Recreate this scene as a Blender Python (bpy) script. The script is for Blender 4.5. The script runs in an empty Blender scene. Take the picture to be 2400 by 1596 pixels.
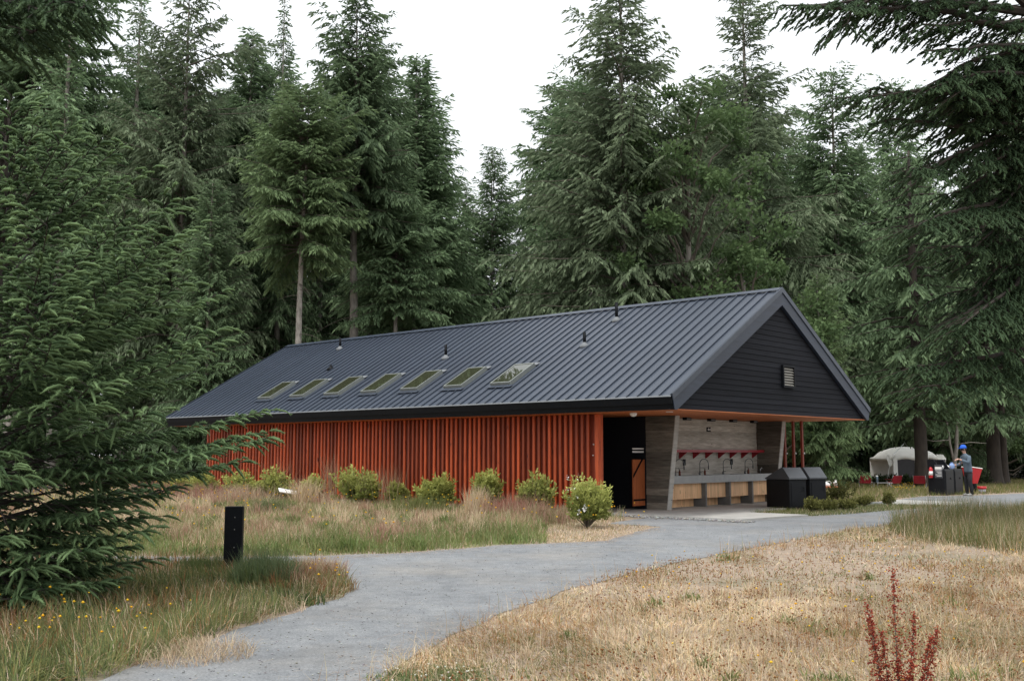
import bpy, bmesh, math, random
import numpy as np
from mathutils import Vector, Matrix

# ------------------------------------------------------------------ scene, camera, light
S = bpy.context.scene
COL = S.collection
H = 1.5
FPX, HORIZ = 2434.7, 1062.3            # focal length and horizon line measured in 2400 px photo units
PITCH = math.atan((HORIZ - 798) / FPX)
cam_d = bpy.data.cameras.new('camera'); cam = bpy.data.objects.new('camera', cam_d); COL.objects.link(cam)
cam.location = (0, 0, H); cam.rotation_euler = (math.radians(90) + PITCH, 0, 0)
cam_d.sensor_width = 36; cam_d.lens = 36 * FPX / 2400; cam_d.clip_end = 2000; cam_d.clip_start = 0.05
S.camera = cam
SUN_EL, SUN_AZ = math.radians(66), math.radians(205)   # azimuth clockwise from +Y
w = bpy.data.worlds.new('World'); S.world = w; w.use_nodes = True
nt = w.node_tree; nt.nodes.clear()
sky = nt.nodes.new('ShaderNodeTexSky'); sky.sky_type = 'NISHITA'; sky.sun_disc = False
sky.sun_elevation = SUN_EL; sky.sun_rotation = SUN_AZ; sky.dust_density = 6; sky.air_density = 1.0
hs = nt.nodes.new('ShaderNodeHueSaturation'); hs.inputs['Saturation'].default_value = 0.25
mixw = nt.nodes.new('ShaderNodeMix'); mixw.data_type = 'RGBA'; mixw.inputs[0].default_value = 0.85
mixw.inputs[7].default_value = (9.6, 9.95, 10.3, 1)      # overcast cloud layer
bgn = nt.nodes.new('ShaderNodeBackground'); bgn.inputs[1].default_value = 0.1
out = nt.nodes.new('ShaderNodeOutputWorld')
nt.links.new(sky.outputs[0], hs.inputs['Color']); nt.links.new(hs.outputs[0], mixw.inputs[6])
tcw = nt.nodes.new('ShaderNodeTexCoord'); sx = nt.nodes.new('ShaderNodeSeparateXYZ'); nt.links.new(tcw.outputs['Generated'], sx.inputs[0])
mrw = nt.nodes.new('ShaderNodeMapRange'); mrw.inputs[1].default_value = 0; mrw.inputs[2].default_value = 1; mrw.inputs[3].default_value = .86; mrw.inputs[4].default_value = 1.3   # overcast sky is brighter overhead
nt.links.new(sx.outputs[2], mrw.inputs[0]); vmw = nt.nodes.new('ShaderNodeVectorMath'); vmw.operation = 'SCALE'
nt.links.new(mixw.outputs[2], vmw.inputs[0]); nt.links.new(mrw.outputs[0], vmw.inputs['Scale'])
nt.links.new(vmw.outputs[0], bgn.inputs[0]); nt.links.new(bgn.outputs[0], out.inputs[0])
sd = bpy.data.lights.new('sun', 'SUN'); sd.energy = 1.5; sd.angle = math.radians(14); sd.color = (1, 0.97, 0.92)
sun = bpy.data.objects.new('sun', sd); COL.objects.link(sun)
sun.rotation_euler = Vector((-math.sin(SUN_AZ) * math.cos(SUN_EL), -math.cos(SUN_AZ) * math.cos(SUN_EL), -math.sin(SUN_EL))).to_track_quat('-Z', 'Y').to_euler()
S.view_settings.view_transform = 'Standard'; S.view_settings.look = 'None'
S.view_settings.exposure = 0.5; S.view_settings.gamma = 1.0
S.render.engine = 'CYCLES'
S.render.resolution_x, S.render.resolution_y = 1024, 680

# ------------------------------------------------------------------ pixel -> place
CP, SP = math.cos(PITCH), math.sin(PITCH)
def ray(x, y):
    a = (x - 1200) / FPX; b = (798 - y) / FPX
    return Vector((a, CP - b * SP, SP + b * CP))
def gnd(x, y, z=0.0):
    r = ray(x, y); t = (z - H) / r.z
    return Vector((0, 0, H)) + r * t
def at(x, y, d):
    r = ray(x, y); return Vector((0, 0, H)) + r * (d / r.y)
YAW = 0.8331
UD = Vector((-math.sin(YAW), math.cos(YAW), 0)); VD = Vector((math.cos(YAW), math.sin(YAW), 0)); C0 = Vector((3.579, 23.181, 0))
def onv(x, y, v):
    r = ray(x, y); o = Vector((0, 0, H)) - C0; t = (v - o.dot(VD)) / r.dot(VD)
    return Vector((0, 0, H)) + r * t
def loc2w(v, u, z=0): return C0 + VD * v + UD * u + Vector((0, 0, z))

# ------------------------------------------------------------------ materials
def new_mat(name):
    m = bpy.data.materials.new(name); m.use_nodes = True
    n = m.node_tree.nodes; b = n['Principled BSDF']
    return m, m.node_tree, b
def ramp(ntr, fac, stops):
    r = ntr.nodes.new('ShaderNodeValToRGB'); e = r.color_ramp.elements
    while len(e) < len(stops): e.new(0.5)
    for i, (p, c) in enumerate(stops): e[i].position = p; e[i].color = (*c, 1)
    ntr.links.new(fac, r.inputs[0]); return r.outputs[0]
def noise(ntr, scale, detail=6, rough=.6, vec=None, dims=None, stretch=None):
    t = ntr.nodes.new('ShaderNodeTexNoise'); t.inputs['Scale'].default_value = scale
    t.inputs['Detail'].default_value = detail; t.inputs['Roughness'].default_value = rough
    if vec is None:
        vec = ntr.nodes.new('ShaderNodeTexCoord').outputs['Object']
    if stretch:
        mp = ntr.nodes.new('ShaderNodeMapping'); mp.inputs['Scale'].default_value = stretch
        ntr.links.new(vec, mp.inputs[0]); vec = mp.outputs[0]
    ntr.links.new(vec, t.inputs['Vector']); return t.outputs['Fac']
def bump(ntr, b, h, strength=.3, dist=.01):
    bp = ntr.nodes.new('ShaderNodeBump'); bp.inputs['Strength'].default_value = strength; bp.inputs['Distance'].default_value = dist
    ntr.links.new(h, bp.inputs['Height']); ntr.links.new(bp.outputs[0], b.inputs['Normal'])
def mixc(ntr, fac, a, b, mode='MIX'):
    m = ntr.nodes.new('ShaderNodeMix'); m.data_type = 'RGBA'; m.blend_type = mode
    for v, i in ((fac, 0), (a, 6), (b, 7)):
        if isinstance(v, (int, float)): m.inputs[i].default_value = v
        elif isinstance(v, tuple): m.inputs[i].default_value = (*v, 1) if len(v) == 3 else v
        else: ntr.links.new(v, m.inputs[i])
    return m.outputs[2]
def math_n(ntr, op, a, b=None):
    m = ntr.nodes.new('ShaderNodeMath'); m.operation = op
    for i, v in ((0, a), (1, b)):
        if v is None: continue
        if isinstance(v, (int, float)): m.inputs[i].default_value = v
        else: ntr.links.new(v, m.inputs[i])
    return m.outputs[0]
def plain(name, col, rough=.6, metal=0, var=.15, nscale=6, bmp=0, rnd=0, spec=.5, stretch=None):
    """even paint / metal / cloth: colour with faint wear, optional per-piece variation"""
    m, t, b = new_mat(name)
    n = noise(t, nscale, stretch=stretch)
    lo = tuple(c * (1 - var) for c in col); hi = tuple(min(1, c * (1 + var)) for c in col)
    c = ramp(t, n, [(.3, lo), (.7, hi)])
    if rnd:
        oi = t.nodes.new('ShaderNodeObjectInfo')
        mr = t.nodes.new('ShaderNodeMapRange'); mr.inputs[3].default_value = 1 - rnd; mr.inputs[4].default_value = 1 + rnd
        t.links.new(oi.outputs['Random'], mr.inputs[0])
        vm = t.nodes.new('ShaderNodeVectorMath'); vm.operation = 'SCALE'
        t.links.new(c, vm.inputs[0]); t.links.new(mr.outputs[0], vm.inputs['Scale']); c = vm.outputs[0]
    t.links.new(c, b.inputs['Base Color']); b.inputs['Roughness'].default_value = rough; b.inputs['Metallic'].default_value = metal
    b.inputs['Specular IOR Level'].default_value = spec
    if bmp: bump(t, b, n, bmp)
    return m
def wood(name, base, dark, rnd=.25, rough=.6, axis=2, knots=True, scale=1.0, spec=.4):
    m, t, b = new_mat(name)
    oi = t.nodes.new('ShaderNodeObjectInfo'); tc = t.nodes.new('ShaderNodeTexCoord')
    off = t.nodes.new('ShaderNodeVectorMath'); off.operation = 'ADD'
    sc = t.nodes.new('ShaderNodeVectorMath'); sc.operation = 'SCALE'; sc.inputs[0].default_value = (37, 53, 71)
    t.links.new(oi.outputs['Random'], sc.inputs['Scale'])
    t.links.new(tc.outputs['Object'], off.inputs[0]); t.links.new(sc.outputs[0], off.inputs[1])
    st = [14 * scale] * 3; st[axis] = .9 * scale
    g = noise(t, 1.6, 8, .65, off.outputs[0], stretch=tuple(st))
    c = ramp(t, g, [(.28, dark), (.5, base), (.75, tuple(min(1, x * 1.18) for x in base))])
    if knots:
        st2 = [5] * 3; st2[axis] = 1.3
        k = noise(t, 2.2, 2, .5, off.outputs[0], stretch=tuple(st2))
        kf = ramp(t, k, [(.69, (0, 0, 0)), (.75, (1, 1, 1))])
        c = mixc(t, kf, c, tuple(x * .35 for x in dark))
    mr = t.nodes.new('ShaderNodeMapRange'); mr.inputs[3].default_value = 1 - rnd; mr.inputs[4].default_value = 1 + rnd
    t.links.new(oi.outputs['Random'], mr.inputs[0])
    vm = t.nodes.new('ShaderNodeVectorMath'); vm.operation = 'SCALE'
    t.links.new(c, vm.inputs[0]); t.links.new(mr.outputs[0], vm.inputs['Scale'])
    t.links.new(vm.outputs[0], b.inputs['Base Color']); b.inputs['Roughness'].default_value = rough; b.inputs['Specular IOR Level'].default_value = spec
    bump(t, b, g, .25, .004)
    return m
def board_concrete(name, lo, hi, rnd=.3):
    m, t, b = new_mat(name)
    oi = t.nodes.new('ShaderNodeObjectInfo'); tc = t.nodes.new('ShaderNodeTexCoord')
    off = t.nodes.new('ShaderNodeVectorMath'); off.operation = 'ADD'
    sc = t.nodes.new('ShaderNodeVectorMath'); sc.operation = 'SCALE'; sc.inputs[0].default_value = (17, 23, 31)
    t.links.new(oi.outputs['Random'], sc.inputs['Scale']); t.links.new(tc.outputs['Object'], off.inputs[0]); t.links.new(sc.outputs[0], off.inputs[1])
    g = noise(t, 2.0, 8, .65, off.outputs[0], stretch=(1.2, 1.2, 9))
    c = ramp(t, g, [(.3, lo), (.7, hi)])
    k = noise(t, 4.5, 2, .5, off.outputs[0], stretch=(1, 1, 2.2))
    kf = ramp(t, k, [(.72, (0, 0, 0)), (.76, (1, 1, 1))])
    c = mixc(t, kf, c, tuple(x * .45 for x in lo))
    mr = t.nodes.new('ShaderNodeMapRange'); mr.inputs[3].default_value = 1 - rnd; mr.inputs[4].default_value = 1 + rnd
    t.links.new(oi.outputs['Random'], mr.inputs[0])
    vm = t.nodes.new('ShaderNodeVectorMath'); vm.operation = 'SCALE'
    t.links.new(c, vm.inputs[0]); t.links.new(mr.outputs[0], vm.inputs['Scale'])
    t.links.new(vm.outputs[0], b.inputs['Base Color']); b.inputs['Roughness'].default_value = .8
    bump(t, b, g, .4, .006)
    return m
def foliage(name, dark, light, hue_rnd=.25, transl=.3, rough=.6, spec=.1):
    """leaf material: tone attribute runs from old needles to fresh tips; each tree its own shade"""
    m, t, b = new_mat(name)
    at_ = t.nodes.new('ShaderNodeAttribute'); at_.attribute_name = 'tone'
    c = ramp(t, at_.outputs['Fac'], [(0.0, dark), (1.0, light)])
    oi = t.nodes.new('ShaderNodeObjectInfo')
    mr = t.nodes.new('ShaderNodeMapRange'); mr.inputs[3].default_value = 1 - hue_rnd; mr.inputs[4].default_value = 1 + hue_rnd
    t.links.new(oi.outputs['Random'], mr.inputs[0])
    vm = t.nodes.new('ShaderNodeVectorMath'); vm.operation = 'SCALE'
    t.links.new(c, vm.inputs[0]); t.links.new(mr.outputs[0], vm.inputs['Scale'])
    t.links.new(vm.outputs[0], b.inputs['Base Color']); b.inputs['Roughness'].default_value = rough
    b.inputs['Specular IOR Level'].default_value = spec
    tr = t.nodes.new('ShaderNodeBsdfTranslucent'); t.links.new(vm.outputs[0], tr.inputs[0])
    ms = t.nodes.new('ShaderNodeMixShader'); ms.inputs[0].default_value = transl
    t.links.new(b.outputs[0], ms.inputs[1]); t.links.new(tr.outputs[0], ms.inputs[2])
    t.links.new(ms.outputs[0], t.nodes['Material Output'].inputs[0])
    return m
def blade_mat(name, transl=.3):
    m, t, b = new_mat(name)
    at_ = t.nodes.new('ShaderNodeAttribute'); at_.attribute_name = 'Col'
    t.links.new(at_.outputs['Color'], b.inputs['Base Color']); b.inputs['Roughness'].default_value = .7
    b.inputs['Specular IOR Level'].default_value = .2
    tr = t.nodes.new('ShaderNodeBsdfTranslucent'); t.links.new(at_.outputs['Color'], tr.inputs[0])
    ms = t.nodes.new('ShaderNodeMixShader'); ms.inputs[0].default_value = transl
    t.links.new(b.outputs[0], ms.inputs[1]); t.links.new(tr.outputs[0], ms.inputs[2])
    t.links.new(ms.outputs[0], t.nodes['Material Output'].inputs[0])
    return m
def roof_metal():
    m, t, b = new_mat('dark_standing_seam_metal')
    n = noise(t, 1.3, 6, .6, stretch=(.35, 2.2, .35)); n2 = noise(t, 60, 3, .5, stretch=(.12, 1, .12))
    c = ramp(t, n, [(.3, (.026, .035, .053)), (.7, (.043, .055, .078))])
    oi = t.nodes.new('ShaderNodeObjectInfo')
    mr = t.nodes.new('ShaderNodeMapRange'); mr.inputs[3].default_value = .92; mr.inputs[4].default_value = 1.08
    t.links.new(oi.outputs['Random'], mr.inputs[0])
    vm = t.nodes.new('ShaderNodeVectorMath'); vm.operation = 'SCALE'
    t.links.new(c, vm.inputs[0]); t.links.new(mr.outputs[0], vm.inputs['Scale'])
    t.links.new(vm.outputs[0], b.inputs['Base Color'])
    r = ramp(t, n2, [(.3, (.38, .38, .38)), (.7, (.48, .48, .48))]); t.links.new(r, b.inputs['Roughness'])
    b.inputs['Metallic'].default_value = .0; b.inputs['Specular IOR Level'].default_value = .5
    bump(t, b, n, .08, .01)
    return m

M = {}
M['roof'] = roof_metal()
M['black_metal'] = plain('black_metal', (.005, .006, .008), .5, 0, .2, 8, spec=.12)
M['rake_board'] = plain('blue_black_painted_board', (.022, .031, .052), .5, 0, .25, 5, .1, stretch=(.3, 3, 3))
M['siding'] = wood('black_stained_siding', (.0145, .0155, .020), (.0105, .011, .0145), .2, .75, 0, False, spec=.12)
M['red'] = wood('red_cedar_stain', (.46, .078, .020), (.21, .030, .008), .50, .5)
M['red_back'] = wood('dark_red_backing', (.22, .034, .013), (.13, .02, .009), .15, .6)
M['soffit'] = wood('orange_cedar_soffit', (.50, .15, .045), (.33, .085, .025), .1, .6, 0, False)
M['fir'] = wood('pale_fir_planks', (.80, .50, .28), (.58, .33, .16), .12, .55)
M['door'] = wood('orange_fir_door', (.42, .12, .04), (.25, .06, .02), .1, .5)
M['conc'] = board_concrete('board_formed_concrete', (.085, .074, .058), (.23, .205, .168), .42)  # wing walls: the shade under the roof is put into this darker colour
M['conc_edge'] = board_concrete('smooth_concrete_edge', (.36, .35, .32), (.52, .51, .48), .12)  # wing noses: lighter copy of the concrete, light on the front edge painted in
M['conc_light'] = board_concrete('light_board_concrete', (.30, .275, .23), (.60, .575, .52), .24)  # back wall: same concrete, daylight falling on it put into a paler colour
M['counter'] = plain('grey_cast_counter', (.32, .33, .33), .5, 0, .12, 5)
M['divider'] = plain('dark_grey_divider', (.16, .16, .155), .7, 0, .15, 5)
M['red_paint'] = plain('crimson_painted_steel', (.30, .012, .022), .4, 0, .1, 5)
M['steel'] = plain('brushed_steel', (.55, .56, .57), .28, 1, .1, 20)
M['amber'] = plain('amber_plastic', (.12, .025, .01), .2, 0, .1, 10)
M['white'] = plain('white_plastic', (.78, .78, .76), .4, 0, .05, 10)
M['slab'] = plain('broom_concrete', (.40, .39, .365), .85, 0, .16, 2.5, .1)
M['skylight_frame'] = plain('grey_green_aluminium', (.22, .235, .22), .4, .2, .1, 10)
M['bin'] = plain('black_powder_coat', (.007, .008, .010), .45, 0, .15, 5, spec=.2)
M['bin_lid'] = plain('grey_black_lid', (.055, .060, .068), .38, 0, .1, 5)
M['bark'] = plain('grey_spruce_bark', (.26, .235, .205), .9, 0, .45, 3, .6, .2, stretch=(3, 3, .8))
M['bark_dark'] = plain('dark_spruce_bark', (.034, .026, .020), .9, 0, .4, 3, .6, .2, stretch=(3, 3, .8))
M['twig'] = plain('dead_grey_twig', (.12, .10, .08), .9, 0, .3, 6)
M['canvas'] = plain('cream_canvas', (.87, .85, .80), .85, 0, .06, 3, .05)
M['mesh_window'] = plain('dark_mesh_window', (.045, .042, .045), .7, 0, .1, 5)
M['red_cloth'] = plain('red_nylon', (.27, .010, .020), .8, 0, .2, 8)
M['bottle_red'] = plain('red_enamel', (.45, .02, .025), .35, 0, .08, 8)
M['skin'] = plain('skin', (.55, .32, .24), .55, 0, .06, 10)
M['shirt'] = plain('grey_blue_knit', (.10, .135, .17), .9, 0, .12, 30)
M['trousers'] = plain('black_cotton', (.012, .012, .015), .9, 0, .15, 20)
M['cap'] = plain('royal_blue_cotton', (.02, .12, .58), .8, 0, .08, 20)
M['hair'] = plain('brown_hair', (.035, .022, .014), .8, 0, .2, 30)
M['shoe'] = plain('grey_shoe', (.28, .27, .26), .7, 0, .1, 20)
M['stone'] = plain('grey_stone', (.30, .30, .29), .85, 0, .35, 4, .3, .3)
M['spruce'] = foliage('spruce_needles', (.036, .066, .036), (.205, .29, .15), .32, .32)
M['spruce_grey'] = foliage('grey_green_spruce_needles', (.052, .078, .045), (.245, .31, .18), .18, .32)
M['spruce_near'] = foliage('young_spruce_needles', (.028, .058, .025), (.245, .36, .165), .05, .34)
M['spruce_over'] = foliage('dark_spruce_needles', (.018, .035, .019), (.095, .15, .07), .1)
M['spruce_olive'] = foliage('olive_spruce_needles', (.040, .070, .032), (.195, .27, .125), .12, .32)
M['boot'] = plain('grey_rubber_boot', (.16, .17, .18), .6)
M['gunmetal'] = plain('gunmetal_tap', (.14, .145, .15), .35, .8, .1, 20)
M['louver_slat'] = plain('beige_louver_slat', (.30, .285, .25), .6)
M['broad'] = foliage('alder_leaves', (.034, .066, .026), (.15, .22, .09), .15, .36)
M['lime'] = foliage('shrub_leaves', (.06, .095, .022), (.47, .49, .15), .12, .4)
M['olive'] = foliage('low_shrub_leaves', (.05, .06, .018), (.20, .20, .065), .2, .3)
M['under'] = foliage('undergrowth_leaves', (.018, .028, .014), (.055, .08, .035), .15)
M['blades'] = blade_mat('grass_blades')
M['flower'] = blade_mat('flower_petals', .2)
m, t, b = new_mat('window_glass')
b.inputs['Base Color'].default_value = (.035, .038, .022, 1); b.inputs['Roughness'].default_value = .02; b.inputs['IOR'].default_value = 1.6
n_ = noise(t, 1.2, 2); bump(t, b, n_, .02, .01)
M['glass'] = m

def ground_mat():
    m, t, b = new_mat('dry_meadow_soil')
    a = noise(t, .35, 5); c_ = noise(t, 9, 8, .7)
    base = ramp(t, c_, [(.3, (.17, .13, .095)), (.5, (.31, .24, .18)), (.72, (.42, .34, .26))])
    green = ramp(t, c_, [(.3, (.04, .05, .02)), (.7, (.13, .15, .06))])
    f = ramp(t, a, [(.5, (0, 0, 0)), (.72, (1, 1, 1))])
    t.links.new(mixc(t, f, base, green), b.inputs['Base Color']); b.inputs['Roughness'].default_value = .95
    bump(t, b, c_, .8, .03); return m
def gravel_mat():
    m, t, b = new_mat('grey_crushed_gravel')
    a = noise(t, .5, 6, .6); f = noise(t, 55, 4, .8); g = noise(t, 5, 5, .6)
    base = ramp(t, f, [(.3, (.115, .121, .128)), (.5, (.195, .203, .211)), (.7, (.29, .297, .304))])
    warm = mixc(t, .5, base, (.25, .22, .18))
    k = ramp(t, a, [(.48, (0, 0, 0)), (.75, (1, 1, 1))])
    c = mixc(t, k, base, warm)
    g2 = noise(t, .9, 4, .55); g = math_n(t, 'ADD', math_n(t, 'MULTIPLY', g, .5), math_n(t, 'MULTIPLY', g2, .5))
    d = ramp(t, g, [(.36, (.76, .77, .78)), (.5, (.98, .98, .98)), (.64, (1.2, 1.19, 1.17))])
    t.links.new(mixc(t, 1.0, c, d, 'MULTIPLY'), b.inputs['Base Color']); b.inputs['Roughness'].default_value = .9
    bump(t, b, f, .6, .012); return m
M['ground'] = ground_mat(); M['gravel'] = gravel_mat()
def duff_mat():
    m, t, b = new_mat('forest_floor')
    c_ = noise(t, 6, 8, .7)
    t.links.new(ramp(t, c_, [(.3, (.018, .014, .009)), (.7, (.06, .045, .026))]), b.inputs['Base Color']); b.inputs['Roughness'].default_value = .95
    bump(t, b, c_, .8, .05); return m
M['duff'] = duff_mat()

# ------------------------------------------------------------------ object helpers
def link(o, parent=None):
    COL.objects.link(o)
    if parent is not None: o.parent = parent
    return o
def tag(o, label=None, cat=None, group=None, kind=None):
    if label: o['label'] = label
    if cat: o['category'] = cat
    if group: o['group'] = group
    if kind: o['kind'] = kind
    return o
def empty(name, loc, rz=0, label=None, cat=None, group=None):
    o = bpy.data.objects.new(name, None); o.empty_display_size = .2; link(o); o.location = loc; o.rotation_euler = (0, 0, rz)
    return tag(o, label, cat, group)
class MB:
    """collects shapes into one mesh"""
    def __init__(s): s.v = []; s.f = []; s.mi = []; s.cm = 0
    def add(s, vs, fs):
        k = len(s.v); s.v += [tuple(p) for p in vs]; s.f += [tuple(i + k for i in f) for f in fs]; s.mi += [s.cm] * len(fs); return s
    def box(s, x0, x1, y0, y1, z0, z1):
        vs = [(x, y, z) for z in (z0, z1) for y in (y0, y1) for x in (x0, x1)]
        return s.add(vs, [(0, 2, 3, 1), (4, 5, 7, 6), (0, 1, 5, 4), (2, 6, 7, 3), (0, 4, 6, 2), (1, 3, 7, 5)])
    def prism(s, poly, a0, a1, axis=1):
        """poly in the two other axes, extruded along axis from a0 to a1"""
        n = len(poly)
        def pt(p, a): return {0: (a, p[0], p[1]), 1: (p[0], a, p[1]), 2: (p[0], p[1], a)}[axis]
        vs = [pt(p, a0) for p in poly] + [pt(p, a1) for p in poly]
        fs = [tuple(range(n))[::-1], tuple(range(n, 2 * n))] + [(i, (i + 1) % n, n + (i + 1) % n, n + i) for i in range(n)]
        return s.add(vs, fs)
    def tube(s, pts, rad, n=6, cap=True):
        pts = [Vector(p) for p in pts]; rad = rad if isinstance(rad, (list, tuple)) else [rad] * len(pts)
        vs = []; up = Vector((0, 0, 1))
        for i, p in enumerate(pts):
            d = (pts[min(i + 1, len(pts) - 1)] - pts[max(i - 1, 0)]).normalized()
            a = d.cross(up if abs(d.z) < .95 else Vector((1, 0, 0))).normalized(); bb = d.cross(a)
            if i == 0: ra = a
            else:
                ra = (ra - d * ra.dot(d)).normalized(); a = ra; bb = d.cross(a)
            for k in range(n):
                q = 2 * math.pi * k / n; vs.append(p + (a * math.cos(q) + bb * math.sin(q)) * rad[i])
        fs = []
        for i in range(len(pts) - 1):
            for k in range(n):
                fs.append((i * n + k, i * n + (k + 1) % n, (i + 1) * n + (k + 1) % n, (i + 1) * n + k))
        if cap: fs += [tuple(range(n))[::-1], tuple(range((len(pts) - 1) * n, len(pts) * n))]
        return s.add(vs, fs)
    def lathe(s, prof, n=16, c=(0, 0, 0)):
        vs = [(c[0] + r * math.cos(2 * math.pi * k / n), c[1] + r * math.sin(2 * math.pi * k / n), c[2] + z) for r, z in prof for k in range(n)]
        fs = [(i * n + k, i * n + (k + 1) % n, (i + 1) * n + (k + 1) % n, (i + 1) * n + k) for i in range(len(prof) - 1) for k in range(n)]
        fs += [tuple(range(n))[::-1], tuple(range((len(prof) - 1) * n, len(prof) * n))]
        return s.add(vs, fs)
    def mesh(s, name, mats, smooth=False):
        me = bpy.data.meshes.new(name); me.from_pydata(s.v, [], s.f)
        for mm in (mats if isinstance(mats, (list, tuple)) else [mats]): me.materials.append(M[mm] if isinstance(mm, str) else mm)
        me.polygons.foreach_set('material_index', s.mi)
        if smooth: me.polygons.foreach_set('use_smooth', [True] * len(s.f))
        me.update(); return me
    def build(s, name, mats, parent=None, smooth=False, bevel=0, loc=None):
        me = s.mesh(name, mats, smooth)
        bm = bmesh.new(); bm.from_mesh(me); bmesh.ops.recalc_face_normals(bm, faces=bm.faces)
        if bevel:
            try: bmesh.ops.bevel(bm, geom=bm.edges[:] , offset=bevel, segments=1, affect='EDGES', clamp_overlap=True)
            except Exception: pass
        bm.to_mesh(me); bm.free()
        o = bpy.data.objects.new(name, me); link(o, parent)
        if loc is not None: o.location = loc
        return o
def put(name, me, parent, loc=(0, 0, 0), rot=(0, 0, 0), scale=None):
    o = bpy.data.objects.new(name, me); link(o, parent); o.location = loc; o.rotation_euler = rot
    if scale: o.scale = scale
    return o
def np_mesh(name, verts, faces, mat, attr=None, col=None, smooth=False):
    """verts (n,3), faces (m,k) arrays"""
    me = bpy.data.meshes.new(name); verts = np.ascontiguousarray(verts, np.float32); faces = np.ascontiguousarray(faces, np.int32)
    k = faces.shape[1]
    me.vertices.add(len(verts)); me.vertices.foreach_set('co', verts.ravel())
    me.loops.add(faces.size); me.loops.foreach_set('vertex_index', faces.ravel())
    me.polygons.add(len(faces)); me.polygons.foreach_set('loop_start', np.arange(0, faces.size, k, dtype=np.int32))
    me.materials.append(M[mat])
    if attr is not None:
        a = me.attributes.new('tone', 'FLOAT', 'POINT'); a.data.foreach_set('value', np.ascontiguousarray(attr, np.float32))
    if col is not None:
        a = me.attributes.new('Col', 'FLOAT_COLOR', 'POINT')
        c4 = np.ones((len(verts), 4), np.float32); c4[:, :3] = col; a.data.foreach_set('color', c4.ravel())
    me.update(calc_edges=True); return me
def nrm(a): return a / np.maximum(np.linalg.norm(a, axis=-1, keepdims=True), 1e-9)
def obj_of(name, me, parent=None): 
    o = bpy.data.objects.new(name, me); return link(o, parent)

# ================================================================== GROUND
def smooth_poly(pts, step=.25, amp=.06, seed=0):
    """closed outline resampled with a ragged edge"""
    r = np.random.default_rng(seed); P = np.array([(p[0], p[1]) for p in pts]); out = []
    for i in range(len(P)):
        a, b_ = P[i], P[(i + 1) % len(P)]; L = np.linalg.norm(b_ - a); n = max(1, min(400, int(L / step)))
        for k in range(n): out.append(a + (b_ - a) * k / n)
    out = np.array(out); d = np.roll(out, -1, 0) - np.roll(out, 1, 0); nn = nrm(np.stack([-d[:, 1], d[:, 0]], 1))
    j = r.normal(size=len(out)); j = (j + np.roll(j, 1) + .5 * np.roll(j, 2)) / 1.6
    return out + nn * (j * amp)[:, None]
def sheet(name, poly, z, mat):
    me = bpy.data.meshes.new(name); bm = bmesh.new()
    vs = [bm.verts.new((p[0], p[1], z)) for p in poly]; f = bm.faces.new(vs)
    if f.normal.z < 0: f.normal_flip()
    f.normal_update()
    if f.normal.z < 0: f.normal_flip()
    bmesh.ops.triangulate(bm, faces=bm.faces[:]); bm.to_mesh(me); bm.free(); me.materials.append(M[mat])
    o = bpy.data.objects.new(name, me); link(o); o['kind'] = 'structure'; return o
def in_poly(x, y, poly):
    c = np.zeros(len(x), bool); n = len(poly)
    for i in range(n):
        x0, y0 = poly[i]; x1, y1 = poly[(i + 1) % n]
        if y0 == y1: continue
        c ^= ((y0 > y) != (y1 > y)) & (x < (x1 - x0) * (y - y0) / (y1 - y0) + x0)
    return c
D = 1 / .9825                                # display -> photo pixels
def G(pts): return [gnd(x * D, y * D).xy for x, y in pts]
# gravel track, traced on the ground plane
lower = G([(860, 1568), (980, 1500), (1100, 1440), (1200, 1400), (1300, 1362), (1400, 1332), (1500, 1310), (1600, 1288), (1750, 1257), (1850, 1240), (2000, 1214), (2100, 1199), (2200, 1186), (2358, 1172)])
upper = G([(2358, 1136), (2240, 1141), (2130, 1143), (2060, 1152), (1960, 1160), (1900, 1180), (1500, 1190), (1395, 1206), (1520, 1213), (1460, 1226), (1395, 1245), (1300, 1250), (1150, 1256), (1000, 1268), (860, 1278), (700, 1281), (560, 1283), (380, 1282), (0, 1275)])
island = G([(0, 1296), (380, 1300), (560, 1305), (690, 1303), (745, 1314), (790, 1338), (806, 1362), (785, 1382), (700, 1402), (620, 1427), (540, 1452), (430, 1500), (330, 1532), (240, 1568)])
far_r = Vector((lower[-1][0] + 25, lower[-1][1] + 4)); far_r2 = Vector((upper[0][0] + 25, upper[0][1] + 4))
lo0 = Vector(lower[0]); il = Vector(island[-1])
path_outer = [Vector((lo0.x - .9, lo0.y - 3.2)), *lower, far_r, far_r2, *upper, Vector((island[0][0] - 10, upper[-1][1] + .5)), Vector((island[0][0] - 10, island[0][1] - .3)), *island, Vector((il.x - 2.1, il.y - 2.5))]
ground = sheet('ground', [(-400, -60), (400, -60), (400, 600), (-400, 600)], 0, 'ground')
ground.data.vertices  # one sheet to the horizon
path_poly = smooth_poly(path_outer, .22, .045, 3)
sheet('gravel_path', path_poly, .006, 'gravel')
# forest floor under the trees
fl = [(-120, 50), (-40, 44), (-22, 40), (-8, 44.5), (4, 47), (16, 50), (24, 57), (40, 60), (120, 60), (120, 200), (-120, 200)]
sheet('forest_floor', smooth_poly(fl, 1.0, .3, 5), .008, 'duff')

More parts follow.
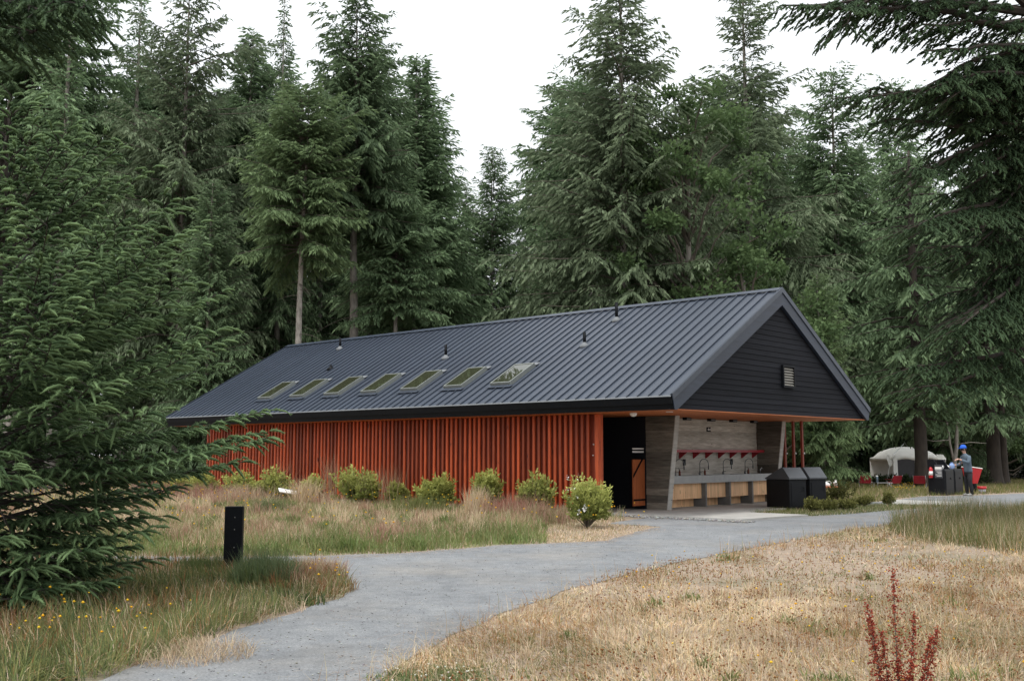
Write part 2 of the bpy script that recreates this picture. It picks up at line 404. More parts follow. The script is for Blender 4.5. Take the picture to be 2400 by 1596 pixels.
# concrete apron of the washhouse, a thick slab with a visible edge
slab_pts = [(1.55, 2.7), (1.55, 12.0), (-0.0, 12.0)]
ap = [loc2w(1.12, 3.4), loc2w(1.12, -1.0), loc2w(3.75, -1.3), loc2w(3.75, .45), loc2w(9.9, .45), loc2w(9.9, 14), loc2w(1.3, 14)]
mb = MB(); mb.prism([(p.x, p.y) for p in ap], -.12, .05, 2)
apron = mb.build('concrete_apron', 'slab'); apron['kind'] = 'structure'
pad = G([(2058, 1152), (2232, 1158), (2190, 1166), (2050, 1163)])
mb = MB(); mb.prism([tuple(p) for p in pad], -.1, .03, 2); o = mb.build('concrete_pad', 'slab'); o['kind'] = 'structure'
pad2 = G([(2095, 1141), (2245, 1137), (2260, 1142), (2110, 1147)])

# ================================================================== WASHHOUSE
ZS, ZE, WID, ZR, LEN = 2.475, 2.813, 10.386, 5.785, 21.69
MID = WID / 2; SL = (ZR - ZE) / MID; ANG = math.atan(SL); SLEN = math.hypot(ZR - ZE, MID)
Z0 = .05
house = empty('washhouse', C0, YAW, 'long black metal roofed washhouse with red batten wall and open concrete sink alcove', 'building')
mb = MB(); mb.prism([(.03, ZS + .02), (.03, ZE - .03), (MID, ZR - .03), (WID - .03, ZE - .03), (WID - .03, ZS + .02)], .13, LEN - .1, 1)
roof = mb.build('roof', 'black_metal', house)
# standing seam panels, one mesh shared (origin on ridge, sloping down -x)
NP = 72; PW = LEN / NP
mb = MB()
def slope_pt(s, h): return (-s * math.cos(ANG) - h * math.sin(ANG), -s * math.sin(ANG) + h * math.cos(ANG))
def slope_box(mb, s0, s1, y0, y1, h0, h1):
    q = [slope_pt(s0, h0), slope_pt(s1, h0), slope_pt(s1, h1), slope_pt(s0, h1)]
    mb.prism(q, y0, y1, 1)
slope_box(mb, 0, SLEN + .07, .012, PW - .002, -.012, .004)
slope_box(mb, 0, SLEN + .075, -.011, .011, -.012, .040)
pan = mb.mesh('roof_panel', 'roof')
for i in range(NP):
    put('roof_panel', pan, roof, (MID, i * PW, ZR))
for i in range(NP):
    put('roof_panel', pan, roof, (MID, (i + 1) * PW, ZR), (0, 0, math.pi))
mb = MB()
for sgn in (1, -1):
    q = [slope_pt(-.0, .045), slope_pt(.16, .045), slope_pt(.16, .052), slope_pt(-.0, .058)]
    mb.prism([(MID + sgn * x, ZR + z) for x, z in q], -.02, LEN + .02, 1)
mb.build('ridge_cap', 'roof', roof)
# eave fascias (leaning back, two layers)
for side in (0, 1):
    f = lambda x: x if side == 0 else WID - x
    mb = MB(); mb.prism([(f(-.045), ZE - .035), (f(-.01), ZE - .03), (f(.055), ZS + .01), (f(.025), ZS - .005)], -.012, LEN + .01, 1)
    fa = mb.build('eave_fascia', 'black_metal', house)
    mb = MB(); mb.prism([(f(-.075), ZE - .05), (f(-.047), ZE - .04), (f(-.01), ZS + .13), (f(-.035), ZS + .12)], -.012, LEN + .01, 1)
    mb.build('drip_flashing', 'black_metal', fa)
    mb = MB(); mb.prism([(f(-.083), ZE - .056), (f(-.077), ZE - .049), (f(-.062), ZE - .022), (f(-.070), ZE - .024)], -.01, LEN + .008, 1); mb.build('drip_edge', 'boot', fa)  # pale strip: light caught along the eave edge is put into its colour
# rake boards near and far
for uu, s in ((0, 1), (LEN, -1)):
    for side in (0, 1):
        f = lambda x: x if side == 0 else WID - x
        low = lambda v: ZR - .42 - (MID - v) * SL
        mb = MB(); mb.prism([(f(-.03), ZE - .02), (f(MID), ZR - .005), (f(MID), low(MID)), (f(MID - (low(MID) - ZS - .005) / SL), ZS - .002), (f(.045), ZS - .002)], uu - .03 * s, uu + .06 * s, 1)
        rk = mb.build('rake_board', 'rake_board', house)
        mb = MB(); mb.prism([(f(-.07), ZE + .012), (f(MID), ZR + .055), (f(MID), ZR - .085), (f(-.04), ZE - .12)], uu - .055 * s, uu - .032 * s, 1)
        mb.build('rake_flashing', 'roof', rk)
# gable siding, each board
for uu, s in ((.08, 1), (LEN - .08, -1)):
    mb = MB(); mb.prism([(.2, ZS + .012), (MID, ZR - .15), (WID - .2, ZS + .012)], uu + .03 * s, uu + .05 * s, 1)
    gab = mb.build('gable', 'siding', house)
    nb = 22; bh = (ZR - .3 - ZS) / nb
    for i in range(nb):
        z0 = ZS + .002 + i * bh; z1 = z0 + bh - .006
        hw0 = (ZR - .36 - z0) / SL + .05; hw1 = max(.03, (ZR - .36 - z1) / SL + .05)
        hw0 = max(hw0, .08); r = random.Random(i); jt = r.uniform(-.003, .003)
        q = [(MID - hw0, z0), (MID + hw0, z0), (MID + hw1, z1), (MID - hw1, z1)]
        # lapped: bottom edge stands a little proud of the top
        vs = [(x, uu + .028 * s, z) for x, z in q] + [(q[0][0], uu - (.010 + jt) * s, z0), (q[1][0], uu - (.010 + jt) * s, z0), (q[2][0], uu + .002 * s, z1), (q[3][0], uu + .002 * s, z1)]
        mb = MB(); mb.add(vs, [(0, 1, 2, 3), (4, 5, 6, 7), (0, 1, 5, 4), (2, 3, 7, 6), (1, 2, 6, 5), (3, 0, 4, 7)])
        mb.build('siding_board', 'siding', gab)
# louver vent
mb = MB(); x0, x1, z0, z1 = 5.22, 5.86, 3.21, 3.80
mb.box(x0, x1, .0, .068, z0, z0 + .045).box(x0, x1, .0, .068, z1 - .045, z1).box(x0, x0 + .045, .0, .068, z0 + .045, z1 - .045).box(x1 - .045, x1, .0, .068, z0 + .045, z1 - .045)
lv = mb.build('louver_vent', 'black_metal', house)
mb = MB(); mb.add([(x0 + .045, .055, 0), (x1 - .045, .055, 0), (x1 - .045, .02, -.045), (x0 + .045, .02, -.045), (x0 + .045, .06, .008), (x1 - .045, .06, .008), (x1 - .045, .014, -.042), (x0 + .045, .014, -.042)], [(0, 1, 2, 3), (4, 5, 6, 7), (0, 1, 5, 4), (2, 3, 7, 6), (1, 2, 6, 5), (3, 0, 4, 7)])
slat = mb.mesh('slat', 'louver_slat')
for i in range(7): put('slat', slat, lv, (0, 0, z0 + .105 + i * .069))
# soffit
mb = MB(); mb.box(.06, WID - .06, .03, LEN - .03, ZS, ZS + .018); sof = mb.build('soffit', 'soffit', house)
# red batten wall (left long side)
UW0, UW1, VW = 2.89, 20.9, 1.06
mb = MB(); mb.box(VW + .06, VW + .16, UW0 + .02, UW1, Z0, ZS - .002)
rw = mb.build('red_wall', 'red_back', house)
mb = MB(); mb.box(0, .09, -.02, .02, 0, ZS - .004 - Z0 - .06); bat = mb.mesh('batten', 'red')
mb = MB(); mb.box(.0, .045, -.038, .038, 0, ZS - .004 - Z0 - .06); bat2 = mb.mesh('batten', 'red')
rr = random.Random(4); nbt = int((UW1 - UW0 - .2) / .18)
for i in range(nbt):
    u = UW0 + .32 + i * .18
    put('batten', bat2, rw, (VW - .04 + rr.uniform(-.004, .004), u + rr.uniform(-.006, .006), Z0 + .06 + rr.uniform(-.006, .006)))
    # deep fin between wide battens
mb = MB(); mb.box(VW - .05, VW + .155, UW0 - .02, UW0 + .09, Z0 + .03, ZS - .003); mb.build('corner_post', 'red', rw, bevel=.004)
mb = MB(); mb.box(VW - .02, VW + .2, UW0 + .17, UW1 - .02, -.05, Z0 - .004 + .03); mb.build('foundation', 'divider', rw)
for u in (4.04, 4.21):
    mb = MB(); mb.box(VW - .012, VW + .055, u + .045, u + .125, Z0 + .05, Z0 + .14); mb.build('bracket', 'white', rw)
for (u, z) in ((3.0, 1.72), (3.02, 1.45)):
    mb = MB(); mb.lathe([(.02, 0), (.026, .01), (.015, .03)], 10); o = mb.build('knob', 'steel', rw, True); o.location = (VW - .052, u, z); o.rotation_euler = (0, -math.pi / 2, 0)
# far end wall, right long wall, inner corridor
mb = MB(); mb.box(VW + .2, WID - VW - .1, UW1 - .12, UW1, Z0, ZS - .003); ew = mb.build('end_wall', 'red_back', house)
for i in range(44):
    put('batten', bat2, ew, (VW + .3 + i * .18, UW1, Z0 + .06), (0, 0, -math.pi / 2))
VR = 9.62
mb = MB(); mb.box(VR - .16, VR - .06, 3.1, UW1 - .13, Z0, ZS - .003); rw2 = mb.build('red_wall', 'red_back', house)
for i in range(98): put('batten', bat2, rw2, (VR + .02, 3.2 + i * .18, Z0 + .06), (0, 0, math.pi))
# three loose red posts screening the right end
for i, (v, u) in enumerate(((9.66, 2.35), (9.70, 2.08), (9.74, 1.82))):
    mb = MB(); mb.box(v - .045, v + .045, u - .03, u + .03, Z0, ZS - .003); p = mb.build('post', 'red_back', house)
    mb = MB(); mb.lathe([(.018, 0), (.028, .02), (.028, .045), (.012, .06)], 10); k = mb.build('white_knob', 'white', p, True); k.location = (v, u - .03, 1.5); k.rotation_euler = (math.pi / 2, 0, 0)
# dark corridor: black wall at the back and sides
mb = MB(); mb.box(VW + .165, VW + .2, UW0 + .17, 10.0, Z0, ZS - .003); cw = mb.build('corridor_wall', 'siding', house)
mb = MB(); mb.box(VW + .21, 3.14, 8.9, 9.0, Z0, ZS - .003); mb.build('corridor_end', 'siding', house)
# notices in the dark corridor
def notice(v, u, z, wv, hz, rot=0):
    mb = MB(); mb.cm = 0; mb.box(-wv / 2, wv / 2, 0, .006, -hz / 2, hz / 2)
    mb.cm = 1; mb.box(-wv * .4, wv * .4, -.003, -.001, hz * .3, hz * .42); 
    for k in range(4): mb.box(-wv * .4, wv * (.4 - .1 * (k % 2)), -.003, -.001, hz * (.16 - k * .09), hz * (.20 - k * .09))
    mb.cm = 2; mb.box(-wv * .2, wv * .2, -.003, -.001, -hz * .42, -hz * .2)
    o = mb.build('notice', ['white', 'black_metal', 'red_paint'], house); o.location = (v, u, z); o.rotation_euler = (0, 0, rot)
# concrete wing walls with slanted noses, cast in board courses
def wing(v0, v1, ub, ut, uback, ncourse=13, seed=0):
    mb = MB(); nose = lambda z: ub + (ut - ub) * (z - Z0) / (ZS - Z0)
    mb.prism([(nose(Z0) + .03, Z0), (uback - .004, Z0), (uback - .004, ZS - .004), (nose(ZS) + .03, ZS - .004)], v0 + .012, v1 - .012, 0)
    wg = mb.build('concrete_wing_wall', 'conc', house); r = random.Random(seed); ch = (ZS - .004 - Z0) / ncourse
    for i in range(ncourse):
        z0 = Z0 + i * ch; z1 = z0 + ch - .011
        j = r.uniform(-.007, .007)
        mb = MB(); mb.prism([(nose(z0) + .026, z0), (uback, z0), (uback, z1), (nose(z1) + .026, z1)], v0 + j, v1 - j, 0)
        c = mb.build('concrete_course', 'conc', wg)
    mb = MB(); mb.prism([(nose(Z0), Z0), (nose(Z0) + .024, Z0), (nose(ZS) + .024, ZS - .006), (nose(ZS), ZS - .006)], v0 - .004, v1 + .004, 0)
    mb.build('nose', 'conc_edge', wg)
wing(3.14, 3.32, 2.28, 1.98, 2.93, seed=2)
wing(9.31, 9.50, 2.52, 2.21, 3.1, seed=5)
mb = MB(); mb.box(3.15, 3.31, 2.94, 9.0, Z0, ZS - .004); mb.build('inner_wall', 'siding', house)
# back wall
UB = 3.1
mb = MB(); mb.box(3.325, 9.305, UB + .02, UB + .2, Z0, ZS - .004); bw = mb.build('back_wall', 'conc_light', house)
r = random.Random(8); ch = (ZS - .004 - .80) / 10
for i in range(10):
    z0 = .80 + i * ch; cuts = sorted([3.33] + [r.uniform(4.4, 8.6) for _ in range(r.choice((0, 1, 1)))] + [9.3])
    for a, b_ in zip(cuts, cuts[1:]):
        mb = MB(); mb.box(a, b_ - .005, UB + r.uniform(-.004, .004), UB + .03, z0, z0 + ch - .011); mb.build('concrete_course', 'conc_light', bw)
# sink counter
mb = MB(); mb.box(3.33, 9.3, 2.42, 2.45, .70, .905).box(3.33, 9.3, 2.45, UB - .006, .70, .715).box(3.33, 9.3, 2.45, 2.52, .715, .905).box(3.33, 9.3, 2.98, UB - .006, .715, .90)
for v in (3.33, 4.95, 6.2, 7.45, 8.7): mb.box(v + .001, min(v + .12, 9.29), 2.52, 2.98, .715, .9)
ctr = mb.build('sink_counter', 'counter', house)
for v in (5.29, 6.56, 7.83):
    mb = MB(); mb.box(v, v + .07, 2.47, UB - .01, Z0, .698); mb.build('divider', 'divider', ctr)
bounds = [3.34, 5.29, 6.56, 7.83, 9.3]
for k in range(4):
    a, b_ = bounds[k] + .075, bounds[k + 1] - .005; n = max(8, int((b_ - a) / .088)); pw = (b_ - a) / n
    for i in range(n):
        mb = MB(); mb.box(a + i * pw + .0025, a + (i + 1) * pw - .0025, 2.60, 2.63, .28, .698); mb.build('plank', 'fir', ctr)
        mb = MB(); mb.box(a + i * pw + .0025, a + (i + 1) * pw - .0025, 2.86, 2.88, Z0 + .002, .34); mb.build('plank', 'fir', ctr)
# red shelf with brackets
mb = MB(); mb.box(4.0, 9.18, 2.80, UB - .006, 1.585, 1.60).box(4.0, 9.18, 2.785, 2.80, 1.53, 1.60); sh = mb.build('shelf', 'red_paint', house)
mb = MB(); mb.prism([(UB - .006, 1.583), (UB - .006, 1.36), (UB - .03, 1.36), (2.81, 1.55), (2.81, 1.583)], -.012, .012, 0); br = mb.mesh('shelf_bracket', 'red_paint')
for v in (4.3, 4.97, 5.67, 6.32, 7.02, 7.67, 8.34, 8.98): put('shelf_bracket', br, sh, (v, 0, 0))
# faucets
mb = MB(); arc = [(0, 0, 0), (0, 0, .30)] + [(.145 - .145 * math.cos(a), -.05 * (1 - math.cos(a)), .30 + .145 * math.sin(a)) for a in np.linspace(.3, math.pi, 9)] + [(.29, -.1, .22)]
mb.tube(arc, .011, 8); mb.tube([(.29, -.1, .25), (.292, -.1, .15)], .017, 8); mb.lathe([(.03, 0), (.03, .02), (.018, .05), (.018, .1)], 12)
mb.tube([(0, 0, .2), (.28, -.1, .2)], .006, 6)
fm = mb.mesh('faucet', 'gunmetal', True)
mb = MB(); mb.tube([(0, -.01, .07), (0, -.09, .10)], .007, 6); mb.tube([(-.03, 0, .06), (-.06, 0, .07), (-.065, 0, .02)], .008, 6); hm = mb.mesh('faucet_handle', 'gunmetal', True)
for v in (3.45, 4.55, 5.8, 7.06, 8.31):
    f = put('faucet', fm, house, (v, 2.96, .90)); put('faucet_handle', hm, f)
mb = MB(); mb.tube([(0, 0, 0), (0, 0, .12), (.05, -.02, .17), (.09, -.04, .13)], .012, 8); o = mb.build('drinking_spout', 'steel', house, True); o.location = (9.12, 2.9, .9)
# outlets, sensor, lights
for v in (5.2, 7.74):
    mb = MB(); mb.box(v - .055, v + .055, UB - .03, UB - .006, 1.17, 1.34); o = mb.build('outlet_cover', 'black_metal', house)
mb = MB(); mb.box(6.41, 6.60, UB - .03, UB - .006, 2.12, 2.25); o = mb.build('sign_plate', 'black_metal', house)
mb = MB()
for k, (a, hgt) in enumerate(((.0, .05), (.03, .07), (.06, .05), (.095, .04), (.125, .06))): mb.box(6.435 + a, 6.455 + a, UB - .034, UB - .031, 2.155, 2.155 + hgt)
mb.build('sign_lettering', 'white', o)
for v in (4.75, 6.0, 7.2, 8.4):
    mb = MB(); mb.box(v - .13, v + .13, 2.62, 2.74, ZS - .075, ZS - .001); o = mb.build('ceiling_light', 'black_metal', house)
    mb = MB(); mb.box(v - .10, v + .10, 2.612, 2.618, ZS - .055, ZS - .02); mb.build('lens', 'divider', o)
mb = MB(); mb.lathe([(.001, -.10), (.05, -.09), (.085, -.055), (.09, -.02), (.09, -.001)], 16); o = mb.build('globe_light', 'white', house, True); o.location = (.95, 1.75, ZS)
mb = MB(); mb.lathe([(.001, -.012), (.08, -.012), (.09, -.001)], 16); o = mb.build('flush_light', 'white', house, True); o.location = (1.0, .75, ZS)
# corridor door with dark braces, part open
mb = MB(); mb.box(2.62, 3.13, 2.97, 3.01, .15, 1.34); dr = mb.build('door', 'door', house)
mb = MB(); mb.prism([(2.61, .88), (2.61, .94), (3.0, 1.37), (3.06, 1.37)], 2.95, 2.969, 1); mb.build('brace', 'black_metal', dr)
mb = MB(); mb.box(2.61, 3.13, 2.95, 2.969, .28, .32); mb.build('rail', 'black_metal', dr)
notice(3.143, 4.6, 1.92, .2, .22, -math.pi / 2)
for k, z in enumerate((1.60, 1.52)):
    mb = MB(); mb.box(2.63, 3.12, 2.985, 3.005, z, z + .04); o = mb.build('hanger_strip', 'white', house)

# skylights
mb = MB(); SW, SH_ = .72, 1.17
def sk_ring(mb, w_, l_, b_, h0, h1):
    for (a0, a1, c0, c1) in ((0, b_, 0, w_), (l_ - b_, l_, 0, w_), (b_, l_ - b_, 0, b_), (b_, l_ - b_, w_ - b_, w_)):
        slope_box(mb, a0, a1, c0, c1, h0, h1)
sk_ring(mb, SW, SH_, .038, .0, .12); frm = mb.mesh('skylight', 'skylight_frame')
mb = MB(); slope_box(mb, .038, SH_ - .038, .038, SW - .038, .09, .11); pane = mb.mesh('pane', 'glass')
mb = MB(); slope_box(mb, SH_, SH_ + .14, -.09, SW + .09, .041, .048); flash = mb.mesh('flashing', 'roof')
mb = MB(); slope_box(mb, -.16, -.002, -.05, SW + .05, .041, .05); flash2 = mb.mesh('flashing', 'boot')
for k in range(7):
    u0 = 5.62 + k * 1.818; s_top = (MID - 1.83) / math.cos(ANG)
    px, pz = slope_pt(s_top, .0)
    s_ = put('skylight', frm, house, (MID + px, u0, ZR + pz)); put('pane', pane, s_); put('flashing', flash, s_); put('flashing', flash2, s_)
# vent pipes
for (u, v, h_) in ((4.71, 4.32, .52), (4.72, 2.84, .38), (10.2, 2.84, .42), (15.84, 2.78, .14), (17.4, 4.39, .42)):
    mb = MB(); mb.lathe([(.045, 0), (.045, h_), (.038, h_), (.038, h_ - .02)], 12); o = mb.build('vent_pipe', 'black_metal', house, True); o.location = (v, u, ZE + v * SL + .0)
    mb = MB(); mb.lathe([(.15, -.07), (.13, .02), (.06, .07), (.048, .1)], 12); o2 = mb.build('pipe_boot', 'boot' if h_ > .3 else 'black_metal', o, True)

# ================================================================== FOLIAGE GENERATORS
def diamonds(b, d, L, W, tone, rng, droop=0.0):
    """far foliage: a two-triangle pointed shoot per entry"""
    n = len(b); r = nrm(rng.normal(size=(n, 3))); side = nrm(np.cross(d, r)); up = np.cross(side, d)
    tip = b + d * L[:, None] + np.array([0, 0, -1.0]) * (L * droop)[:, None]
    mid = b + d * (L * .45)[:, None]
    v = np.stack([b, mid + side * W[:, None], tip, mid - side * W[:, None]], 1).reshape(-1, 3)
    i = np.arange(n)[:, None] * 4; f = np.concatenate([i + np.array([[0, 1, 2, 3]])], 0)
    return v, f, np.repeat(tone, 4)
def bristles(b, d, L, tone, rng, nn=60, nl=.024, nw=.0045, droop=.25, spread=.85, core=.010):
    """near foliage: each shoot is a drooping stem set with needles (one triangle each)"""
    n = len(b); t = np.sort(rng.uniform(.0, 1, (n, nn)), 1)
    ax0 = d[:, None, :] * np.ones((1, nn, 1)); down = np.array([0, 0, -1.0])
    c = b[:, None, :] + ax0 * (L[:, None] * t)[..., None] + down * ((L[:, None] * t * t) * droop)[..., None]
    ax = nrm(ax0 + down * (2 * t * droop)[..., None])
    r = nrm(rng.normal(size=(n, nn, 3))); rad = nrm(r - ax * (r * ax).sum(-1, keepdims=True))
    nd = nrm(ax * .62 + rad * spread); side = nrm(np.cross(nd, rng.normal(size=(n, nn, 3))))
    ln = nl * (1.1 - .5 * t ** 3) * rng.uniform(.8, 1.2, (n, nn))
    v = np.stack([c + side * nw * .5, c - side * nw * .5, c + nd * ln[..., None]], 2).reshape(-1, 3)
    f = np.arange(len(v)).reshape(-1, 3)
    tn = np.clip(tone[:, None] * (.55 + .6 * t) + .12 * rng.normal(size=(n, nn)), 0, 1)
    tnv = np.repeat(tn.ravel(), 3)
    # dense needle body round the stem
    K, Q = 4, 4; tk = np.array([0, .3, .75, 1.0]); rk = np.array([.25, 1, .9, .1]) * core
    cc = b[:, None, :] + d[:, None, :] * (L[:, None] * tk)[..., None] + down * ((L[:, None] * tk * tk) * droop)[..., None]
    a1 = nrm(np.cross(d, rng.normal(size=d.shape))); a2 = np.cross(d, a1); an = np.arange(Q) * 2 * math.pi / Q
    ring = a1[:, None, None, :] * np.cos(an)[None, None, :, None] + a2[:, None, None, :] * np.sin(an)[None, None, :, None]
    cv = (cc[:, :, None, :] + ring * rk[None, :, None, None]).reshape(-1, 3); base = np.arange(n) * K * Q; fl_ = []
    for k in range(K - 1):
        for q in range(Q):
            i0, i1, i2, i3 = k * Q + q, k * Q + (q + 1) % Q, (k + 1) * Q + (q + 1) % Q, (k + 1) * Q + q
            fl_ += [(i0, i1, i2), (i0, i2, i3)]
    cf = (base[:, None, None] + np.array(fl_)[None]).reshape(-1, 3) + len(v)
    ct = np.clip(np.repeat(tone[:, None] * (.35 + .6 * tk), Q, 1).reshape(-1), 0, 1)
    return np.concatenate([v, cv]), np.concatenate([f, cf]), np.concatenate([tnv, ct])
def rot_about(v, k, a):
    c, s = np.cos(a)[..., None], np.sin(a)[..., None]
    return v * c + np.cross(k, v) * s + k * (k * v).sum(-1, keepdims=True) * (1 - c)
ZUP = np.array([0, 0, 1.0])
def branch_shoots(path, rng, sec_gap, sec_len, shoot_gap, shoot_len, start=.2, hang=.3, lift=0.0, jit=1.0):
    """path: (k,3) polyline of a limb. Returns shoots (base, dir, len, tone) and twig segments."""
    seg = np.diff(path, axis=0); sl = np.linalg.norm(seg, axis=1); cum = np.concatenate([[0], np.cumsum(sl)]); L = cum[-1]
    n = max(3, int(L * (1 - start) / sec_gap)); s = np.linspace(start * L, L * .995, n) + rng.normal(0, sec_gap * .25, n); s = np.clip(s, 0, L * .999)
    k = np.clip(np.searchsorted(cum, s) - 1, 0, len(seg) - 1)
    p = path[k] + seg[k] * ((s - cum[k]) / sl[k])[:, None]; d = nrm(seg[k])
    horiz = nrm(np.cross(d, ZUP)); sgn = np.where(np.arange(n) % 2 == 0, 1.0, -1.0)
    ang = .84 + rng.uniform(-.22, .22, n) * jit
    sd = nrm(d * np.cos(ang)[:, None] + horiz * (sgn * np.sin(ang))[:, None] + ZUP * (-.115 + rng.uniform(-.235, .235, n) * jit + lift)[:, None] - ZUP * hang * rng.uniform(.4, 1.3, n)[:, None])
    ln = sec_len * L * (1.05 - .75 * (s / L)) * rng.uniform(.65, 1.25, n); ln = np.maximum(ln, shoot_len * .8)
    B, Dr, Ln, Tn = [], [], [], []
    tw = [(p[i], p[i] + sd[i] * ln[i]) for i in range(n)]
    m = np.maximum(2, (ln / shoot_gap).astype(int)); idx = np.repeat(np.arange(n), m)
    tt = np.concatenate([np.linspace(.12, 1, q) for q in m]) + rng.normal(0, .03, len(idx)); tt = np.clip(tt, 0, 1)
    b = p[idx] + sd[idx] * (ln[idx] * tt)[:, None] - ZUP * (ln[idx] * tt ** 2 * hang * .6)[:, None]
    sg = np.where(rng.random(len(idx)) < .5, 1.0, -1.0) if jit > .9 else np.where(np.arange(len(idx)) % 2 == 0, 1.0, -1.0); hz = nrm(np.cross(sd[idx], ZUP))
    a2 = (.62 + rng.uniform(-.36, .36, len(idx)) * jit) * (1.1 - .7 * tt)
    dd = nrm(sd[idx] * np.cos(a2)[:, None] + hz * (sg * np.sin(a2))[:, None] + ZUP * rng.normal(-hang * .7 + lift, .22 * jit, len(idx))[:, None])
    B.append(b); Dr.append(dd); Ln.append(shoot_len * rng.uniform(.6, 1.25, len(idx)))
    Tn.append(np.clip(.25 + .5 * tt * (s[idx] / L) + .25 * rng.random(len(idx)), 0, 1))
    # terminal shoots on the limb itself
    q = max(2, int(L * (1 - start) / (shoot_gap * 1.5))); s2 = rng.uniform(start * L, L, q); k2 = np.clip(np.searchsorted(cum, s2) - 1, 0, len(seg) - 1)
    b2 = path[k2] + seg[k2] * ((s2 - cum[k2]) / sl[k2])[:, None]
    B.append(b2); Dr.append(nrm(nrm(seg[k2]) + rng.normal(0, .45, (q, 3)))); Ln.append(shoot_len * rng.uniform(.6, 1.1, q)); Tn.append(np.clip(.2 + .5 * s2 / L, 0, 1))
    return np.concatenate(B), np.concatenate(Dr), np.concatenate(Ln), np.concatenate(Tn), tw
def limb_path(z, az, L, rise, sag, tip, rng, x0=0, y0=0, k=7):
    t = np.linspace(0, 1, k); hz = np.array([math.cos(az), math.sin(az), 0.0]); sd = np.array([-hz[1], hz[0], 0])
    h = L * (rise * t - sag * t ** 2 + tip * t ** 4)
    wob = np.cumsum(rng.normal(0, .03 * L, k)) * (t > 0) * .5
    return np.array([x0, y0, z]) + hz * (L * t)[:, None] + ZUP * h[:, None] + sd * wob[:, None]
def spruce_variant(name, seed, Ht, R, cb, gap=.36, per=5, prof=.8, dens=1.0, hang=.45, foliage_mat='spruce', bark='bark', dead=True, shoot=.33, wid=.045, topthin=.7, trunk_r=None, irregular=.25):
    rng = np.random.default_rng(seed)
    tr = trunk_r or Ht * .0115
    zs_ = np.linspace(0, Ht, 14); wob = np.cumsum(rng.normal(0, .035, (14, 2)), 0) * (zs_ / Ht)[:, None]
    mb = MB(); mb.tube([(wob[i, 0], wob[i, 1], zs_[i] - .05) for i in range(14)], [max(.012, tr * (1 - zs_[i] / Ht) ** .8 * (1.5 if i == 0 else 1)) for i in range(14)], 9)
    trunk = mb.mesh(name + '_trunk', bark, True)
    B, Dr, Ln, Tn = [], [], [], []; tw = MB()
    z = cb * Ht; lobes = rng.uniform(0, 6.28, 3)
    while z < Ht - .25:
        t = (Ht - z) / (Ht * (1 - cb)); az0 = rng.uniform(0, 6.28)
        nbr = per + rng.integers(-1, 2)
        if t < .25: nbr = max(3, int(nbr * topthin))
        for i in range(nbr):
            az = az0 + 6.283 * i / nbr + rng.normal(0, .25)
            lump = 1 + irregular * math.sin(2 * az + lobes[0] + z * .35) * .6
            L = R * min(1, (t * 1.02) ** prof) * rng.uniform(1 - irregular * 1.7, 1 + irregular) * lump
            if t > .85: L *= rng.uniform(.5, 1)
            if t < .4: L *= rng.uniform(.55, 1.45)
            L = max(L, .25)
            rise = .15 + .75 * (1 - t) ** 1.4 + rng.normal(0, .08); sag = .35 + .25 * t
            p = limb_path(z + rng.uniform(-.2, .2), az, L, rise, sag, .22, rng)
            b, d, l, tn, sg = branch_shoots(p, rng, .12 / dens, .36, .062 / dens, shoot, .10 + .15 * t, hang * (.4 + .7 * t), 0, .65)
            B.append(b); Dr.append(d); Ln.append(l); Tn.append(tn)
            tw.tube([tuple(q) for q in p[::2]], [max(.006, .008 + .008 * L * (1 - k / 3)) for k in range(len(p[::2]))], 4, False)
        z += gap * rng.uniform(.7, 1.3) * (.65 + .35 * t)
    # leader
    nT = 10; B.append(np.stack([np.zeros(nT) + wob[-1, 0], np.zeros(nT) + wob[-1, 1], np.linspace(Ht - .9, Ht, nT)], 1)); Dr.append(nrm(rng.normal(0, .5, (nT, 3)) + ZUP)); Ln.append(np.full(nT, .25)); Tn.append(np.full(nT, .6))
    if dead and cb > .2:
        for _ in range(int(cb * Ht * 2.6)):
            z = rng.uniform(.1 * Ht, cb * Ht * 1.1); p = limb_path(z, rng.uniform(0, 6.28), rng.uniform(.5, 2.4), rng.uniform(-.25, .2), .3, 0, rng)
            tw.tube([tuple(q) for q in p[::2]], [.022, .016, .011, .006], 3, False)
    B, Dr, Ln, Tn = map(np.concatenate, (B, Dr, Ln, Tn))
    v, f, tn = diamonds(B, Dr, Ln, wid * rng.uniform(.7, 1.3, len(B)), Tn, rng, .15)
    crown = np_mesh(name + '_crown', v, f, foliage_mat, tn)
    limbs = tw.mesh(name + '_limbs', 'bark_dark' if bark != 'bark' else 'twig', True)
    return dict(H=Ht, trunk=trunk, crown=crown, limbs=limbs, n=len(B))
def stuff(o): o['kind'] = 'stuff'; return o
def place_tree(var, name, x, y, h, wide=1.0, rz=0, label=None, group=None, cat='tree', mat=None):
    s = h / var['H']; e = empty(name, (x, y, 0), rz, label, cat, group); e.scale = (s * wide, s * wide, s)
    put('trunk', var['trunk'], e); stuff(put('limbs', var['limbs'], e)); c = stuff(put('crown', var['crown'], e))
    if mat: c.material_slots[0].link = 'OBJECT'; c.material_slots[0].material = M[mat]
    return e
def H_at(y_top, d): return at(1200, y_top, d).z

